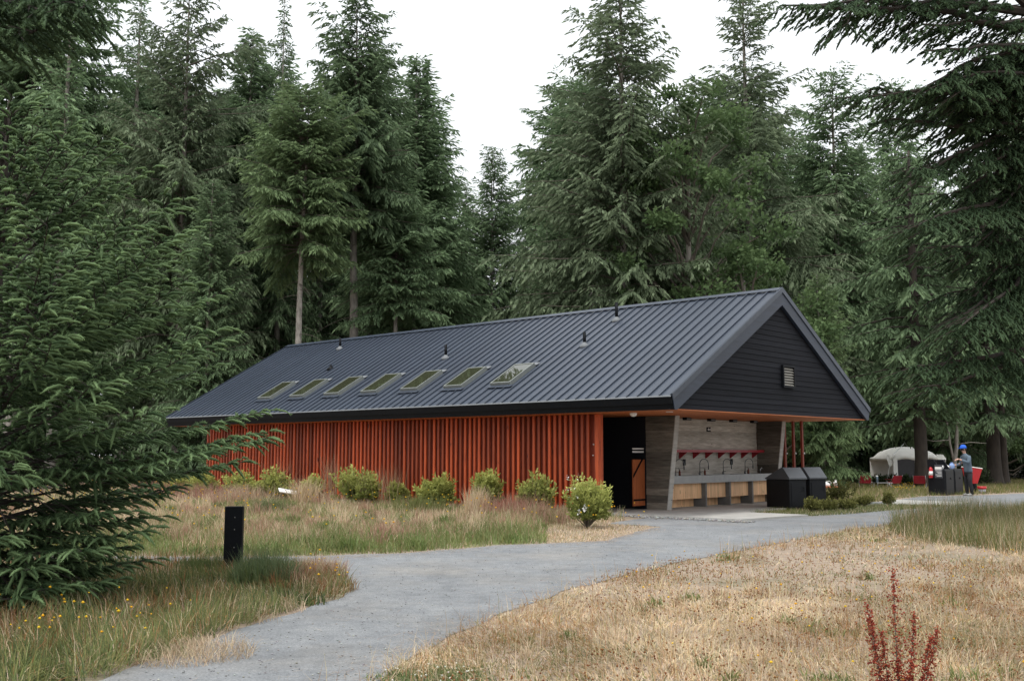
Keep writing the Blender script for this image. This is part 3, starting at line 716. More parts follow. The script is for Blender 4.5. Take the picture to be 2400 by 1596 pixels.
# ================================================================== BACKGROUND SPRUCES
V = {}
V['spire'] = spruce_variant('spire', 11, 24, 3.5, .22, per=7, prof=.75, hang=.5)
V['spire_bare'] = spruce_variant('spire_bare', 17, 24, 3.9, .52, per=7, prof=.75, hang=.5)
V['broad'] = spruce_variant('broad', 12, 26, 5.6, .10, per=6, prof=.6, hang=.5, foliage_mat='spruce_grey', irregular=.3, gap=.52, dead=False, dens=.8, wid=.052)
V['bare'] = spruce_variant('bare', 13, 22, 4.1, .58, per=7, prof=.55, hang=.35)
V['thin'] = spruce_variant('thin', 14, 26, 3.8, .18, per=5, prof=.95, hang=.55, dens=.85, irregular=.35, gap=.46)
V['full'] = spruce_variant('full', 15, 22, 4.3, .06, per=6, prof=.6, hang=.5, dead=False, gap=.42, dens=.9)
V['sparse'] = spruce_variant('sparse', 16, 26, 4.9, .25, per=4, prof=.7, hang=.4, dens=.9, gap=.5, irregular=.35, foliage_mat='spruce_grey')
def T(var, px, d, ytop, label, wide=1.0, rz=0, group=None, name='spruce_tree', mat=None):
    p = at(px, 1062, d); return place_tree(V[var], name, p.x, p.y, H_at(ytop, d), wide, rz, label, group, mat=mat)
T('thin', 285, 58, -25, 'tall thin topped spruce at far left behind the young spruce', 1.0, .5)
T('broad', 410, 52, -95, 'big broad spruce with open trunk fork, left of the washhouse roof', .82, 1.1)
T('spire', 560, 60, 65, 'round topped dark spruce between two taller ones at left', 1.0, 2.0)
T('thin', 642, 57, -20, 'sparse spruce spire with see-through tip left of the tall pointed one', .62, 3.0)
T('bare', 690, 45, 215, 'spruce with pale bare lower trunk just behind the far roof end', .98, .6, mat='spruce_olive')
T('spire_bare', 826, 49, -8, 'tallest pointed spruce left of the white sky gap, grey trunk showing below', 1.0, .2)
T('bare', 925, 50, 440, 'shorter spruce with bare lower trunk above the middle of the roof', 1.05, 2.4)
T('spire', 975, 56, 128, 'spruce with stepped slanting right edge bordering the sky gap', 1.25, 4.0)
T('full', 1155, 62, 345, 'small spruce standing low in the sky gap over the roof', .85, 1.0)
T('broad', 1470, 46, -120, 'broad grey-green mossy spruce right of the sky gap, highest over the ridge', .98, 2.2)
T('sparse', 1770, 55, -70, 'tall open branched spruce with sky showing through, above the gable', 1.0, .4)
T('full', 1975, 60, 160, 'spruce with small pointed top between gable and overhanging boughs', 1.0, 5.0)
T('full', 2125, 66, 185, 'distant spruce top seen in the sky window at right', .9, 2.7)
T('full', 1930, 43.5, 640, 'bright green low spruce hugging the right slope of the gable', .95, 1.7, mat='spruce_olive')
T('full', 2210, 54, 430, 'dark green spruce behind the cooking station', .9, 3.3)
T('thin', 120, 50, -60, 'tall dark spruce behind the young spruce near the left picture edge', 1.0, 4.4)
T('bare', 20, 56, -140, 'spruce at the left picture edge, mostly hidden behind the young spruce', 1.1, 1.4)
T('full', 480, 47, 420, 'bushy mid height spruce beside the far roof corner', .9, .9)
T('full', 1310, 52, 470, 'rounded spruce low over the ridge beneath the mossy broad one', 1.0, 3.9)
T('broad', 2420, 60, 60, 'broad grey-green spruce at the right picture edge', .8, 4.9)
rng = np.random.default_rng(77); kinds = ['full', 'bare', 'spire', 'full', 'thin', 'bare']
fill = []
for d0, n in ((64, 15), (74, 16), (86, 17)):
    for i in range(n):
        px = -350 + 3150 * (i + rng.uniform(.2, .8)) / n; d = d0 + rng.uniform(-4, 4)
        if 1020 < px < 1240: top = rng.uniform(430, 560)
        elif 1000 < px < 1300: top = rng.uniform(380, 500)
        elif px < 1000: top = rng.uniform(120, 330)
        elif px > 1900: top = rng.uniform(330, 480)
        else: top = rng.uniform(180, 400)
        T(kinds[rng.integers(6)], px, d, top, 'dark spruce crowded in the forest ' + ('left of the sky gap' if px < 1000 else 'low beneath the sky gap' if px < 1300 else 'right of the sky gap'), rng.uniform(.95, 1.25), rng.uniform(0, 6.28), 'forest spruces ' + ('left of' if px < 1000 else 'beneath' if px < 1300 else 'right of') + ' the sky gap')

# alder with broad leaves between the two tall right spruces
def broadleaf(name, seed, Ht, R, zc, nclump, nleaf, leaf, mat):
    rng = np.random.default_rng(seed); B, Dr, Tn = [], [], []; tw = MB()
    for i in range(nclump):
        dr = nrm(rng.normal(size=3)); rad = R * rng.uniform(.35, 1.0) ** .6; c = np.array([dr[0] * rad, dr[1] * rad, zc + dr[2] * (Ht - zc) * rng.uniform(.4, 1)])
        r = rng.uniform(.5, 1.1) * R * .28; n = nleaf; q = nrm(rng.normal(size=(n, 3))) * (rng.random(n) ** .5 * r)[:, None] * np.array([1, 1, .6])
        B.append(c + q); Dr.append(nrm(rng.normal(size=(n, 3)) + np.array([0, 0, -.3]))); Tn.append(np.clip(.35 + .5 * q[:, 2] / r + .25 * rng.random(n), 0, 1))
        tw.tube([(0, 0, max(.5, c[2] - rad * .9)), tuple(c * np.array([.5, .5, 1]) - np.array([0, 0, rad * .25])), tuple(c)], [.05, .035, .012], 4, False)
    B, Dr, Tn = map(np.concatenate, (B, Dr, Tn)); n = len(B)
    v, f, tn = diamonds(B, Dr, leaf * rng.uniform(.7, 1.3, n), leaf * .32 * rng.uniform(.8, 1.2, n), Tn, rng)
    mb = MB(); mb.tube([(0, 0, -.05), (.08, .03, zc * .5), (0, .08, zc), (.1, 0, Ht * .9)], [.16, .12, .09, .02], 8)
    return dict(H=Ht, trunk=mb.mesh(name + '_trunk', 'bark', True), crown=np_mesh(name + '_crown', v, f, mat, tn), limbs=tw.mesh(name + '_limbs', 'twig', True))
V['alder'] = broadleaf('alder', 21, 15, 3.2, 8.5, 85, 210, .17, 'broad')
T('alder', 1625, 45, 150, 'dark leafy alder squeezed between the two tall right spruces', 1.0, .3, None, 'alder_tree')
V['alder_low'] = broadleaf('alder_low', 22, 7, 2.6, 3.4, 55, 210, .14, 'broad')
T('alder_low', 1760, 43.5, 560, 'leafy low alder just above the gable peak', 1.0, 2.3, None, 'alder_tree')
T('alder_low', 2330, 58, 760, 'leafy low tree at right edge behind the double trunk', 1.1, 1.3, None, 'alder_tree')

# dark undergrowth closing the forest at eye level
def leaf_cloud(name, centers, rad, nleaf, leaf, mat, seed, squash=.8, tone0=.3):
    rng = np.random.default_rng(seed); B, Dr, Tn = [], [], []
    for c, r in zip(centers, rad):
        n = int(nleaf * r * r); q = nrm(rng.normal(size=(n, 3))) * (rng.random(n) ** .45 * r)[:, None] * np.array([1, 1, squash])
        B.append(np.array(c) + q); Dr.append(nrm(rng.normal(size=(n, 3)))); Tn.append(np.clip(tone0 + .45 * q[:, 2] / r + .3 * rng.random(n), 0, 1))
    B, Dr, Tn = map(np.concatenate, (B, Dr, Tn)); B[:, 2] = np.abs(B[:, 2]); n = len(B)
    v, f, tn = diamonds(B, Dr, leaf * rng.uniform(.6, 1.3, n), leaf * .3 * rng.uniform(.8, 1.2, n), Tn, rng)
    return np_mesh(name, v, f, mat, tn)
cs, rs = [], []
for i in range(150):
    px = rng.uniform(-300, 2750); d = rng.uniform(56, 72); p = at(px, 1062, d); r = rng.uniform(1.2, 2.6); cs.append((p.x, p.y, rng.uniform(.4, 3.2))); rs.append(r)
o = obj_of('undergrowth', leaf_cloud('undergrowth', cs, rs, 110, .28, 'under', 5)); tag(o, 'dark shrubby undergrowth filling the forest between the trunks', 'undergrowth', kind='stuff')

# right hand trunks standing clear of the crowns
def big_trunk(name, px, d, r, h, label, lean=0, flare=1.8, second=None, bark='bark_dark'):
    p = at(px, 1062, d); e = empty(name, (p.x, p.y, 0), 0, label, 'tree')
    mb = MB(); zs_ = [-.05, .15, .5, 1.2, 3, 6, 10, h]; mb.tube([(lean * z * .04 + .03 * math.sin(z), .02 * math.sin(z * 1.3), z) for z in zs_], [r * flare, r * flare * .8, r * 1.2, r * 1.05, r, r * .85, r * .65, .05], 12); mb.build('trunk', bark, e, True)
    if second:
        mb = MB(); mb.tube([(second + lean * z * .03, .1, z) for z in zs_], [r * flare * .7, r * .9, r * .7, r * .62, r * .58, r * .5, r * .4, .04], 10); mb.build('trunk', bark, e, True)
    rg = np.random.default_rng(int(px)); B, Dr, Ln, Tn = [], [], [], []; tw = MB()
    for z in np.arange(3.0, h, .45):
        for i in range(5):
            L = rg.uniform(1.6, 3.6) * min(1, (h - z) / 6 + .2); pth = limb_path(z, rg.uniform(0, 6.28), L, .1, .45, .2, rg)
            b, dd, l, tn, sg = branch_shoots(pth, rg, .14, .36, .085, .29, .2, .5); B.append(b); Dr.append(dd); Ln.append(l); Tn.append(tn)
            tw.tube([tuple(q) for q in pth[::2]], [.04, .03, .02, .008], 4, False)
    for _ in range(14):
        pth = limb_path(rg.uniform(1.8, 5), rg.uniform(0, 6.28), rg.uniform(.6, 2), rg.uniform(-.2, .2), .3, 0, rg); tw.tube([tuple(q) for q in pth[::2]], [.025, .018, .012, .006], 3, False)
    B, Dr, Ln, Tn = map(np.concatenate, (B, Dr, Ln, Tn)); v, f, tn = diamonds(B, Dr, Ln, .055 * np.ones(len(B)), Tn, rg, .15)
    stuff(obj_of('crown', np_mesh('crown', v, f, 'spruce', tn), e)); o = stuff(tw.build('limbs', 'bark_dark', e)); return e
big_trunk('spruce_tree', 2328, 50, .30, 17, 'double trunked spruce with flared base right of the person in the blue cap', second=.52)
big_trunk('spruce_tree', 2158, 45.5, .26, 15, 'dark spruce trunk standing in front of the cream tent')
def slim_tree(px, d, label):
    p = at(px, 1062, d); e = empty('slim_tree', (p.x, p.y, 0), 0, label, 'tree'); mb = MB()
    mb.tube([(0, 0, -.05), (.05, 0, .9), (.2, 0, 1.8), (.34, .1, 3.2), (.3, .2, 5)], [.13, .11, .09, .06, .02], 8); mb.build('trunk', 'bark', e, True)
    mb = MB(); mb.tube([(.06, 0, 1.1), (-.06, .05, 1.9), (-.12, .1, 2.8), (-.3, .1, 3.8)], [.06, .05, .04, .015], 6); mb.tube([(.2, 0, 1.9), (.9, .1, 2.0), (1.6, .1, 1.95)], [.03, .02, .008], 5); mb.tube([(-.08, .05, 2.1), (-.8, .1, 2.05), (-1.5, 0, 2.2)], [.025, .018, .006], 5)
    stuff(mb.build('limbs', 'bark', e, True))
    rg = np.random.default_rng(9); cs = [(rg.normal(0, .7), rg.normal(0, .5), rg.uniform(3, 5.4)) for _ in range(14)]
    stuff(obj_of('crown', leaf_cloud('crown', cs, [.5] * 14, 500, .12, 'broad', 4), e))
slim_tree(2232, 47, 'slim pale leaning tree rising behind the black cooking cabinets')

# ================================================================== NEAR YOUNG SPRUCE (left)
def near_spruce():
    rng = np.random.default_rng(42); base = at(-30, 1062, 10.4); e = empty('young_spruce', (base.x, base.y, 0), 0, 'young spruce with drooping light green shoots filling the left foreground', 'tree')
    Ht = 5.15; mb = MB(); mb.tube([(0, 0, -.05), (.02, 0, 1.5), (-.02, .02, 3.2), (.02, 0, 4.3), (.02, .02, Ht)], [.12, .095, .07, .035, .012], 9); mb.build('trunk', 'bark_dark', e, True)
    B, Dr, Ln, Tn = [], [], [], []; tw = MB()
    def R(z): return np.interp(z, [.15, .6, 1.0, 1.5, 1.9, 2.6, 3.3, 4.1, 4.7, 5.15], [1.65, 1.7, 1.7, 2.2, 2.75, 2.6, 2.3, 1.65, .9, .2])
    z = .12
    while z < Ht - .1:
        nbr = 8 if z > 1.1 else 9; az0 = rng.uniform(0, 6.28)
        for i in range(nbr):
            az = az0 + 6.283 * i / nbr + rng.normal(0, .2); zz = z + rng.uniform(-.12, .12)
            t = zz / Ht; rise = np.interp(t, [0, .3, .7, 1], [.12, .30, .75, 1.4]); sag = np.interp(t, [0, .3, 1], [.25, .22, .2])
            rr_ = R(min(Ht, zz + .3)) * rng.uniform(.62, 1.08)
            p = limb_path(zz - rise * rr_ * .55, az, rr_, rise, sag, .12, rng) if zz - rise * rr_ * .55 > .1 else limb_path(max(.1, zz), az, rr_, .12, .16, .1, rng)
            p[:, 2] = np.maximum(p[:, 2], .06)
            b, d, l, tn, sg = branch_shoots(p, rng, .072, .27, .078, .21, .22, .05, .22, .4)
            B.append(b); Dr.append(d); Ln.append(l); Tn.append(tn)
            tw.tube([tuple(q) for q in p], [max(.004, .016 * (1 - k / 7)) for k in range(len(p))], 5, False)
            for s0, s1 in sg[::2]: tw.tube([tuple(s0), tuple(s1)], [.006, .003], 3, False)
        z += rng.uniform(.22, .34) if z > .9 else rng.uniform(.13, .2)
    for _ in range(90):      # bare inner twigs low down
        p = limb_path(rng.uniform(.3, 1.5), rng.uniform(-2.6, .4), rng.uniform(.6, 1.5), rng.uniform(-.3, .2), .2, 0, rng); tw.tube([tuple(q) for q in p[::2]], [.012, .009, .006, .003], 3, False)
    B, Dr, Ln, Tn = map(np.concatenate, (B, Dr, Ln, Tn)); keep = B[:, 2] > .04; B, Dr, Ln, Tn = B[keep], Dr[keep], Ln[keep], Tn[keep]
    v, f, tn = bristles(B, Dr, Ln, np.clip((Tn - .25) * 2.0, .02, 1), rng, 26, .032, .0095, .5, core=.016)  # tone stretched: fresh tips lighter, crown shade painted into the inner shoots
    stuff(obj_of('crown', np_mesh('crown', v, f, 'spruce_near', tn), e)); stuff(tw.build('limbs', 'bark_dark', e)); print('near spruce shoots', len(B))
near_spruce()

# overhanging big spruces just outside the frame, their boughs reach in
def bough_tree(name, base, limbs, label, seed, trunk_h, tr, mat='spruce_over', nn=9, shoot=.16, hang=.16, gap=.095):
    rng = np.random.default_rng(seed); e = empty(name, (base.x, base.y, 0), 0, label, 'tree')
    mb = MB(); mb.tube([(0, 0, -.05), (0, 0, .6), (0, .05, trunk_h * .5), (0, 0, trunk_h)], [tr * 1.6, tr * 1.1, tr * .8, .05], 12); mb.build('trunk', 'bark_dark', e, True)
    B, Dr, Ln, Tn = [], [], [], []; tw = MB(); bl = np.array([base.x, base.y, 0])
    for (pts, sec, start) in limbs:
        P = np.array([tuple(q) for q in pts]) - bl; k = 9; t = np.linspace(0, 1, k); s = np.linspace(0, 1, len(P))
        pth = np.stack([np.interp(t, s, P[:, i]) for i in range(3)], 1); pth[1:] += rng.normal(0, .05, (k - 1, 3))
        b, d, l, tn, sg = branch_shoots(pth, rng, gap, sec, .10, shoot, start, hang, 0, .6); B.append(b); Dr.append(d); Ln.append(l); Tn.append(tn)
        L = np.linalg.norm(P[-1] - P[0]); tw.tube([tuple(q) for q in pth], [max(.012, (.02 + .014 * L) * (1 - i / k)) for i in range(k)], 6, False)
        for s0, s1 in sg[::2]: tw.tube([tuple(s0), tuple(s1)], [.012, .005], 3, False)
    B, Dr, Ln, Tn = map(np.concatenate, (B, Dr, Ln, Tn)); v, f, tn = bristles(B, Dr, Ln, Tn, rng, nn, .055, .026, .3, core=.021)
    stuff(obj_of('crown', np_mesh('crown', v, f, mat, tn), e)); stuff(tw.build('limbs', 'bark_dark', e)); print(name, len(B))
rb = at(2640, 1062, 20); rtop = lambda z: Vector((rb.x, rb.y, z)); rg = np.random.default_rng(31); limbs = []
def limb_px(pts): return [at(x * D, y * D, d) for x, y, d in pts]
limbs.append(([rtop(8.5)] + limb_px([(2358, 62, 19.5), (2200, 30, 19), (2010, -5, 18.5), (1830, 15, 18)]), .22, .3))
limbs.append(([rtop(8.9)] + limb_px([(2300, -60, 19), (2120, -40, 18.6), (1960, 20, 18), (1950, 60, 18)]), .26, .3))
limbs.append(([rtop(7.2)] + limb_px([(2358, 240, 19.6), (2200, 235, 19), (2060, 215, 18.6), (1990, 215, 18.4)]), .26, .3))
limbs.append(([rtop(7.6)] + limb_px([(2358, 120, 19.2), (2230, 150, 18.6), (2150, 190, 18)]), .36, .2))
for pts in ([(2358, 20, 19.4), (2150, 12, 18.8), (1960, 30, 18.2), (1800, 12, 17.8)], [(2358, -30, 19.6), (2140, -30, 19), (1900, 5, 18.6)], [(2358, 45, 19), (2220, 60, 18.4), (2090, 70, 17.9)], [(2358, 230, 19), (2180, 215, 18.4), (1930, 235, 18)], [(2358, 280, 19.8), (2170, 280, 19), (2010, 290, 18.6)], [(2358, 110, 19), (2250, 110, 18.3), (2140, 120, 17.9)], [(2358, 170, 19), (2240, 175, 18.3), (2140, 200, 17.9)]):
    limbs.append(([rtop(at(2358 * D, pts[0][1] * D, 19.5).z - .2)] + limb_px(pts), .2, .3))
for i in range(34):
    z0 = rg.uniform(3.4, 9.0); yy = 1062 - (z0 - 1.5) / 19 * FPX
    x1 = rg.uniform(2130, 2330); dd = rg.uniform(17.5, 21); limbs.append(([rtop(z0)] + [at(x1 * .4 + 2500 * .6, yy + rg.uniform(-30, 40), 20), at(x1, yy + rg.uniform(40, 150), dd)], .34, .2))
bough_tree('overhanging_spruce', rb, limbs, 'dark spruce boughs hanging into the right side of the picture', 51, 16, .3)
lb = at(-620, 1062, 13); limbs = []
limbs.append(([Vector((lb.x, lb.y, 6.9))] + limb_px([(-100, 10, 12), (60, 30, 11.6), (215, 20, 11.3)]), .26, .4))
limbs.append(([Vector((lb.x, lb.y, 7.0))] + limb_px([(-100, -60, 12), (60, -30, 11.6), (160, 10, 11.3)]), .3, .4))
limbs.append(([Vector((lb.x, lb.y, 6.2))] + limb_px([(-150, 60, 12), (0, 60, 11.6), (95, 75, 11.4)]), .3, .4))
bough_tree('overhanging_spruce', lb, limbs, 'brownish hanging spruce bough in the top left corner', 52, 12, .2, nn=20, shoot=.16, gap=.07)

# ================================================================== SHRUBS BY THE RED WALL
def shrub(name, loc, h, wd, seed, mat, label, group=None, nshoot=120, leaf=.055, vase=.6, tone_top=True, cat='shrub', pale=0):
    rng = np.random.default_rng(seed); e = empty(name, loc, 0, label, cat, group); B, Dr, Ln, Tn = [], [], [], []; mb = MB()
    lob = [(rng.uniform(-.26, .26) * wd, rng.uniform(-.2, .2) * wd, rng.uniform(.62, 1.0)) for _ in range(5)]; lob[0] = (0, 0, 1.0)
    for i in range(nshoot):
        lx, ly, lh = lob[i % 5]; a = rng.uniform(0, 6.28); rr_ = rng.random() ** .5; hh = h * lh * rng.uniform(.3, 1.0) * (1 - .22 * rr_)
        wv = wd * .34 * rr_ * (vase + (1 - vase) * math.sin(math.pi * min(1, hh / h * .9))) 
        tip = np.array([lx + math.cos(a) * wv, ly + math.sin(a) * wv, hh]); st = np.array([lx * .8 + math.cos(a) * wv * .7, ly * .8 + math.sin(a) * wv * .7, hh * .62])
        n = 16; t = np.linspace(0, 1, n); p = st + (tip - st) * t[:, None]; ax = nrm(tip - st + np.array([0, 0, .1]))
        r = nrm(rng.normal(size=(n, 3))); d = nrm(ax * .8 + r * .8); B.append(p + r * .01); Dr.append(d); Ln.append(leaf * rng.uniform(.7, 1.3, n))
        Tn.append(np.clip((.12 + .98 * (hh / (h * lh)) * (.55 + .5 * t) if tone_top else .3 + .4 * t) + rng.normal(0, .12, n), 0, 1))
        if i % 5 == 0: mb.tube([(0, 0, 0), tuple(st * np.array([.6, .6, .6])), tuple(st), tuple(tip)], [.012, .009, .006, .002], 4, False)
    B, Dr, Ln, Tn = map(np.concatenate, (B, Dr, Ln, Tn)); v, f, tn = diamonds(B, Dr, Ln, Ln * .24, Tn, rng)
    stuff(mb.build('stems', 'twig', e)); stuff(obj_of('foliage', np_mesh('foliage', v, f, mat, tn), e))
    if pale:
        mb = MB()
        for _ in range(pale):
            a = rng.uniform(0, 6.28); q = np.array([math.cos(a) * wd * .42, math.sin(a) * wd * .42, h * rng.uniform(.2, .95)])
            for k in range(7):
                c = q + rng.normal(0, .02, 3); mb.add([tuple(c), tuple(c + rng.normal(0, .022, 3)), tuple(c + rng.normal(0, .022, 3))], [(0, 1, 2)])
        stuff(mb.build('blossom', 'white', e))
    return e
wl = [(1236, 1083, 74, 'rounded lime shrub, second from the doorway along the red wall'), (1120, 1080, 58, 'slim yellow-green shrub rising behind the straw tuft'),
      (1000, 1092, 76, 'open vee shaped lime shrub near the wall middle'), (916, 1105, 48, 'smallest lime shrub by the wall, right of the feathery grass clump'),
      (820, 1072, 90, 'tall wispy lime shrub tangled with dry grass stems'), (718, 1090, 44, 'narrow lime shrub left of the wispy one'),
      (630, 1073, 74, 'squarish dense green shrub, third from the left end of the wall'), (557, 1083, 64, 'dense green shrub, second from the left end of the wall'),
      (470, 1088, 66, 'green shrub in front of the far left corner of the red wall'), (412, 1092, 60, 'pale green shrub beyond the left end of the red wall')]
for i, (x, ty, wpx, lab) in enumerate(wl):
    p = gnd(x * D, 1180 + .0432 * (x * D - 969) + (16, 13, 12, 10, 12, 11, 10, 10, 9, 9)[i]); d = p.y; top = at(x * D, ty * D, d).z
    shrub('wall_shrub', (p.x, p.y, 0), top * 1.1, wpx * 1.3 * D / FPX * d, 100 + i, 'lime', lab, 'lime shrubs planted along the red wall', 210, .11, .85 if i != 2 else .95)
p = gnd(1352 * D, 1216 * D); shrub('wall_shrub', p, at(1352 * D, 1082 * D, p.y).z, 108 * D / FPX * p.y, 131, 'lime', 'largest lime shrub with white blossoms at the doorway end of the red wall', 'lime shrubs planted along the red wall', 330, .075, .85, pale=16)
# low olive shrubs beside the bins
for i, (x, y, h_, w_, lab) in enumerate([(1873, 1180, .42, .45, 'low dark shrub touching the right foot of the bins'), (1905, 1178, .38, .6, 'low brownish shrub just right of the bins'), (1945, 1176, .34, .55, 'low twiggy shrub in the middle of the verge row'),
        (1990, 1168, .36, .5, 'dark olive low shrub near the end of the verge row'), (2048, 1165, .42, .36, 'small round shrub standing alone by the concrete pad')]):
    p = gnd(x * D, y * D); shrub('low_shrub', p, h_ * 1.1, w_ * 1.15, 150 + i, 'olive', lab, 'low shrubs on the verge beside the bins', 90, .06, .9)
p = gnd(1925 * D, 1160 * D); shrub('fern_shrub', p, .75, 1.2, 170, 'olive', 'airy yellow-green shrub behind the low shrubs right of the bins', None, 70, .08, 1.0)
for i, (x, y, h_, w_) in enumerate([(2135, 1118, .55, 1.2), (2085, 1100, .6, 1.5), (2040, 1098, .6, 1.3), (1985, 1100, .7, 1.6), (2255, 1105, 1.0, 1.4)]):
    p = gnd(x * D, 1142 * D); p = at(x * D, 1062, 47.5 + i * .3); shrub('fern', (p.x, p.y, 0), h_, w_, 180 + i, 'under', ['dark fern clump at the foot of the trunk before the tent', 'dark fern clump before the tent middle', 'dark fern clump before the tent left side', 'fern clump left of the tent behind the camp chairs', 'dark bush behind the red cart'][i], None, 80, .11, 1.0, cat='fern' if i < 4 else 'bush')

# ================================================================== BOLLARD, BINS
p = gnd(536 * D, 1322 * D)
e = empty('marker_post', p, .06, 'plain black square marker post in the grass beside the track', 'post')
mb = MB(); mb.box(-.112, .112, -.05, .05, -.1, .84); mb.build('post_body', 'black_metal', e, bevel=.006)
mb = MB()
for z in (.55, .33, .7): mb.lathe([(.007, 0), (.005, .004)], 8, (.0, 0, 0)) if False else mb.box(.012, .02, -.053, -.0505, z, z + .012)
mb.build('fixing', 'steel', e)
def bin_(loc, rz, label):
    e = empty('waste_bin', loc, rz, label, 'bin', 'black steel bins by the sink alcove'); W_, Dp = .56, .98
    mb = MB(); mb.box(-W_ / 2, W_ / 2, 0, Dp, .04, .80); mb.build('body', 'bin', e, bevel=.012)
    mb = MB(); mb.box(-W_ / 2 + .02, W_ / 2 - .02, .03, Dp - .03, 0, .045); mb.build('base', 'bin', e)
    mb = MB(); mb.prism([(-.03, .805), (Dp + .03, .805), (Dp + .03, .83), (.30, 1.125), (.24, 1.125), (-.03, .85)], -W_ / 2 - .018, W_ / 2 + .018, 0); mb.build('lid', 'bin_lid', e, bevel=.006)
    mb = MB(); mb.box(-W_ / 2 + .06, W_ / 2 - .06, -.012, .0, .1, .72); d = mb.build('front_panel', 'bin', e, bevel=.004)
    mb = MB(); mb.tube([(.16, -.02, .6), (.16, -.05, .6), (.16, -.05, .5), (.16, -.02, .5)], .008, 6); mb.build('handle', 'black_metal', d)
bl_ = gnd(1350 + 1690 * 700 / 2358, 900 + 997 * 700 / 2358)
RZB = math.radians(24)
ax_ = Vector((math.cos(RZB), math.sin(RZB), 0))
bin_(bl_ + ax_ * .28, RZB, 'black pitched-lid bin nearest the sinks')
bin_(bl_ + ax_ * 1.12 + Vector((-.05, .28, 0)), RZB, 'black pitched-lid bin on the right, beside the low shrubs')
# soap bottles on the counter
for i, v in enumerate((4.22, 5.48, 7.86)):
    q = loc2w(v, 2.6, .906); e = empty('soap_bottle', q, 0, ['brown soap pump bottle at the left tap', 'brown soap pump bottle at the second tap', 'brown soap pump bottle at the right tap'][i], 'bottle', 'soap bottles on the sink counter')
    mb = MB(); mb.lathe([(.032, 0), (.034, .01), (.034, .10), (.015, .125), (.013, .14)], 14); mb.build('bottle_body', 'amber', e, True)
    mb = MB(); mb.lathe([(.014, .14), (.014, .155), (.005, .16), (.005, .18)], 10); mb.tube([(0, 0, .18), (-.035, 0, .182)], .005, 6); mb.build('pump', 'black_metal', e, True)
# pale plank lying in the meadow
p = onv(683 * D, 1152 * D, -.9); e = empty('loose_board', (p.x, p.y, .34), .5, 'weathered white board lying tilted in the meadow grass', 'board')
mb = MB(); mb.box(-.55, .55, -.11, .11, -.012, .012); o = mb.build('plank', 'white', e, bevel=.004); o.rotation_euler = (.5, .18, 0)

# ================================================================== CAMP
# cooking station
cs_p = gnd(2217, 1161)
def station(loc, label, board):
    e = empty('cooking_station', loc, YAW, label, 'cabinet', 'black cooking cabinets')
    mb = MB(); mb.box(0, .86, 0, .62, 0, .93); mb.build('body', 'bin', e, bevel=.03)
    mb = MB(); mb.prism([(.16, .932), (.62, .932), (.62, 1.27), (.40, 1.27)], .02, .04, 0); mb.prism([(.60, .932), (.62, .932), (.62, 1.27), (.60, 1.27)], .041, .84, 0); mb.build('wind_shield', 'bin', e)
    mb = MB(); mb.box(.05, .81, -.016, -.002, .06, .86); dp = mb.build('front_door', 'bin', e, bevel=.006)
    mb = MB(); mb.lathe([(.03, 0), (.035, .01), (.03, .02)], 12); o = mb.build('latch', 'black_metal', dp, True); o.location = (.5, -.017, .6); o.rotation_euler = (math.pi / 2, 0, 0)
    if board:
        m_ = MB(); m_.cm = 0; m_.box(-.016, -.004, .08, .36, .62, 1.10); m_.cm = 1; m_.box(-.0195, -.0175, .10, .34, .93, 1.02)
        for k in range(5): m_.box(-.0195, -.0175, .11, .33 - .04 * (k % 3), .88 - k * .05, .895 - k * .05)
        m_.build('notice_board', ['bin_lid', 'white'], e)
    return e
e = station(cs_p, 'black cooking cabinet with notice board left of the person in the blue cap', True)
station(cs_p + VD * .93, 'second black cooking cabinet, half hidden by the person', False)
# extinguisher hung on the cabinet side
q = cs_p - VD * .095 + UD * .47 + Vector((0, 0, .62))
x = empty('fire_extinguisher', q, 0, 'red fire extinguisher with white label hung on the cooking cabinet', 'extinguisher')
mb = MB(); mb.lathe([(.07, 0), (.075, .01), (.075, .32), (.05, .37), (.02, .39)], 16); mb.build('cylinder', 'bottle_red', x, True)
mb = MB(); mb.lathe([(.0765, .10), (.0765, .24)], 16); mb.build('label_band', 'white', x, True)
mb = MB(); mb.tube([(0, 0, .39), (0, 0, .44), (.04, -.03, .47)], .015, 6); mb.tube([(0, 0, .43), (-.07, -.03, .38), (-.085, -.03, .2)], .01, 6); mb.build('valve', 'black_metal', x)
# cups and pot on the station
for i, (dx, dz, mt, lab) in enumerate(((.30, .925, 'white', 'white cup on the cooking cabinet ledge'), (.62, .925, 'white', 'white pot lid in front of the person on the cabinet'))):
    q = cs_p + VD * (.55 + .5 * i) + UD * .3 + Vector((0, 0, .932)); x = empty('cup' if i == 0 else 'cook_pot', q, 0, lab, 'cup' if i == 0 else 'pot')
    mb = MB(); mb.lathe([(.045, 0), (.055, .13), (.05, .13), (.042, .01)] if i == 0 else [(.09, 0), (.095, .09), (.07, .12), (.015, .14)], 14); mb.build('vessel', mt, x, True)
    mb = MB(); mb.tube([(.05, 0, .10), (.08, 0, .08), (.05, 0, .03)], .007, 6); mb.build('handle', mt, x)
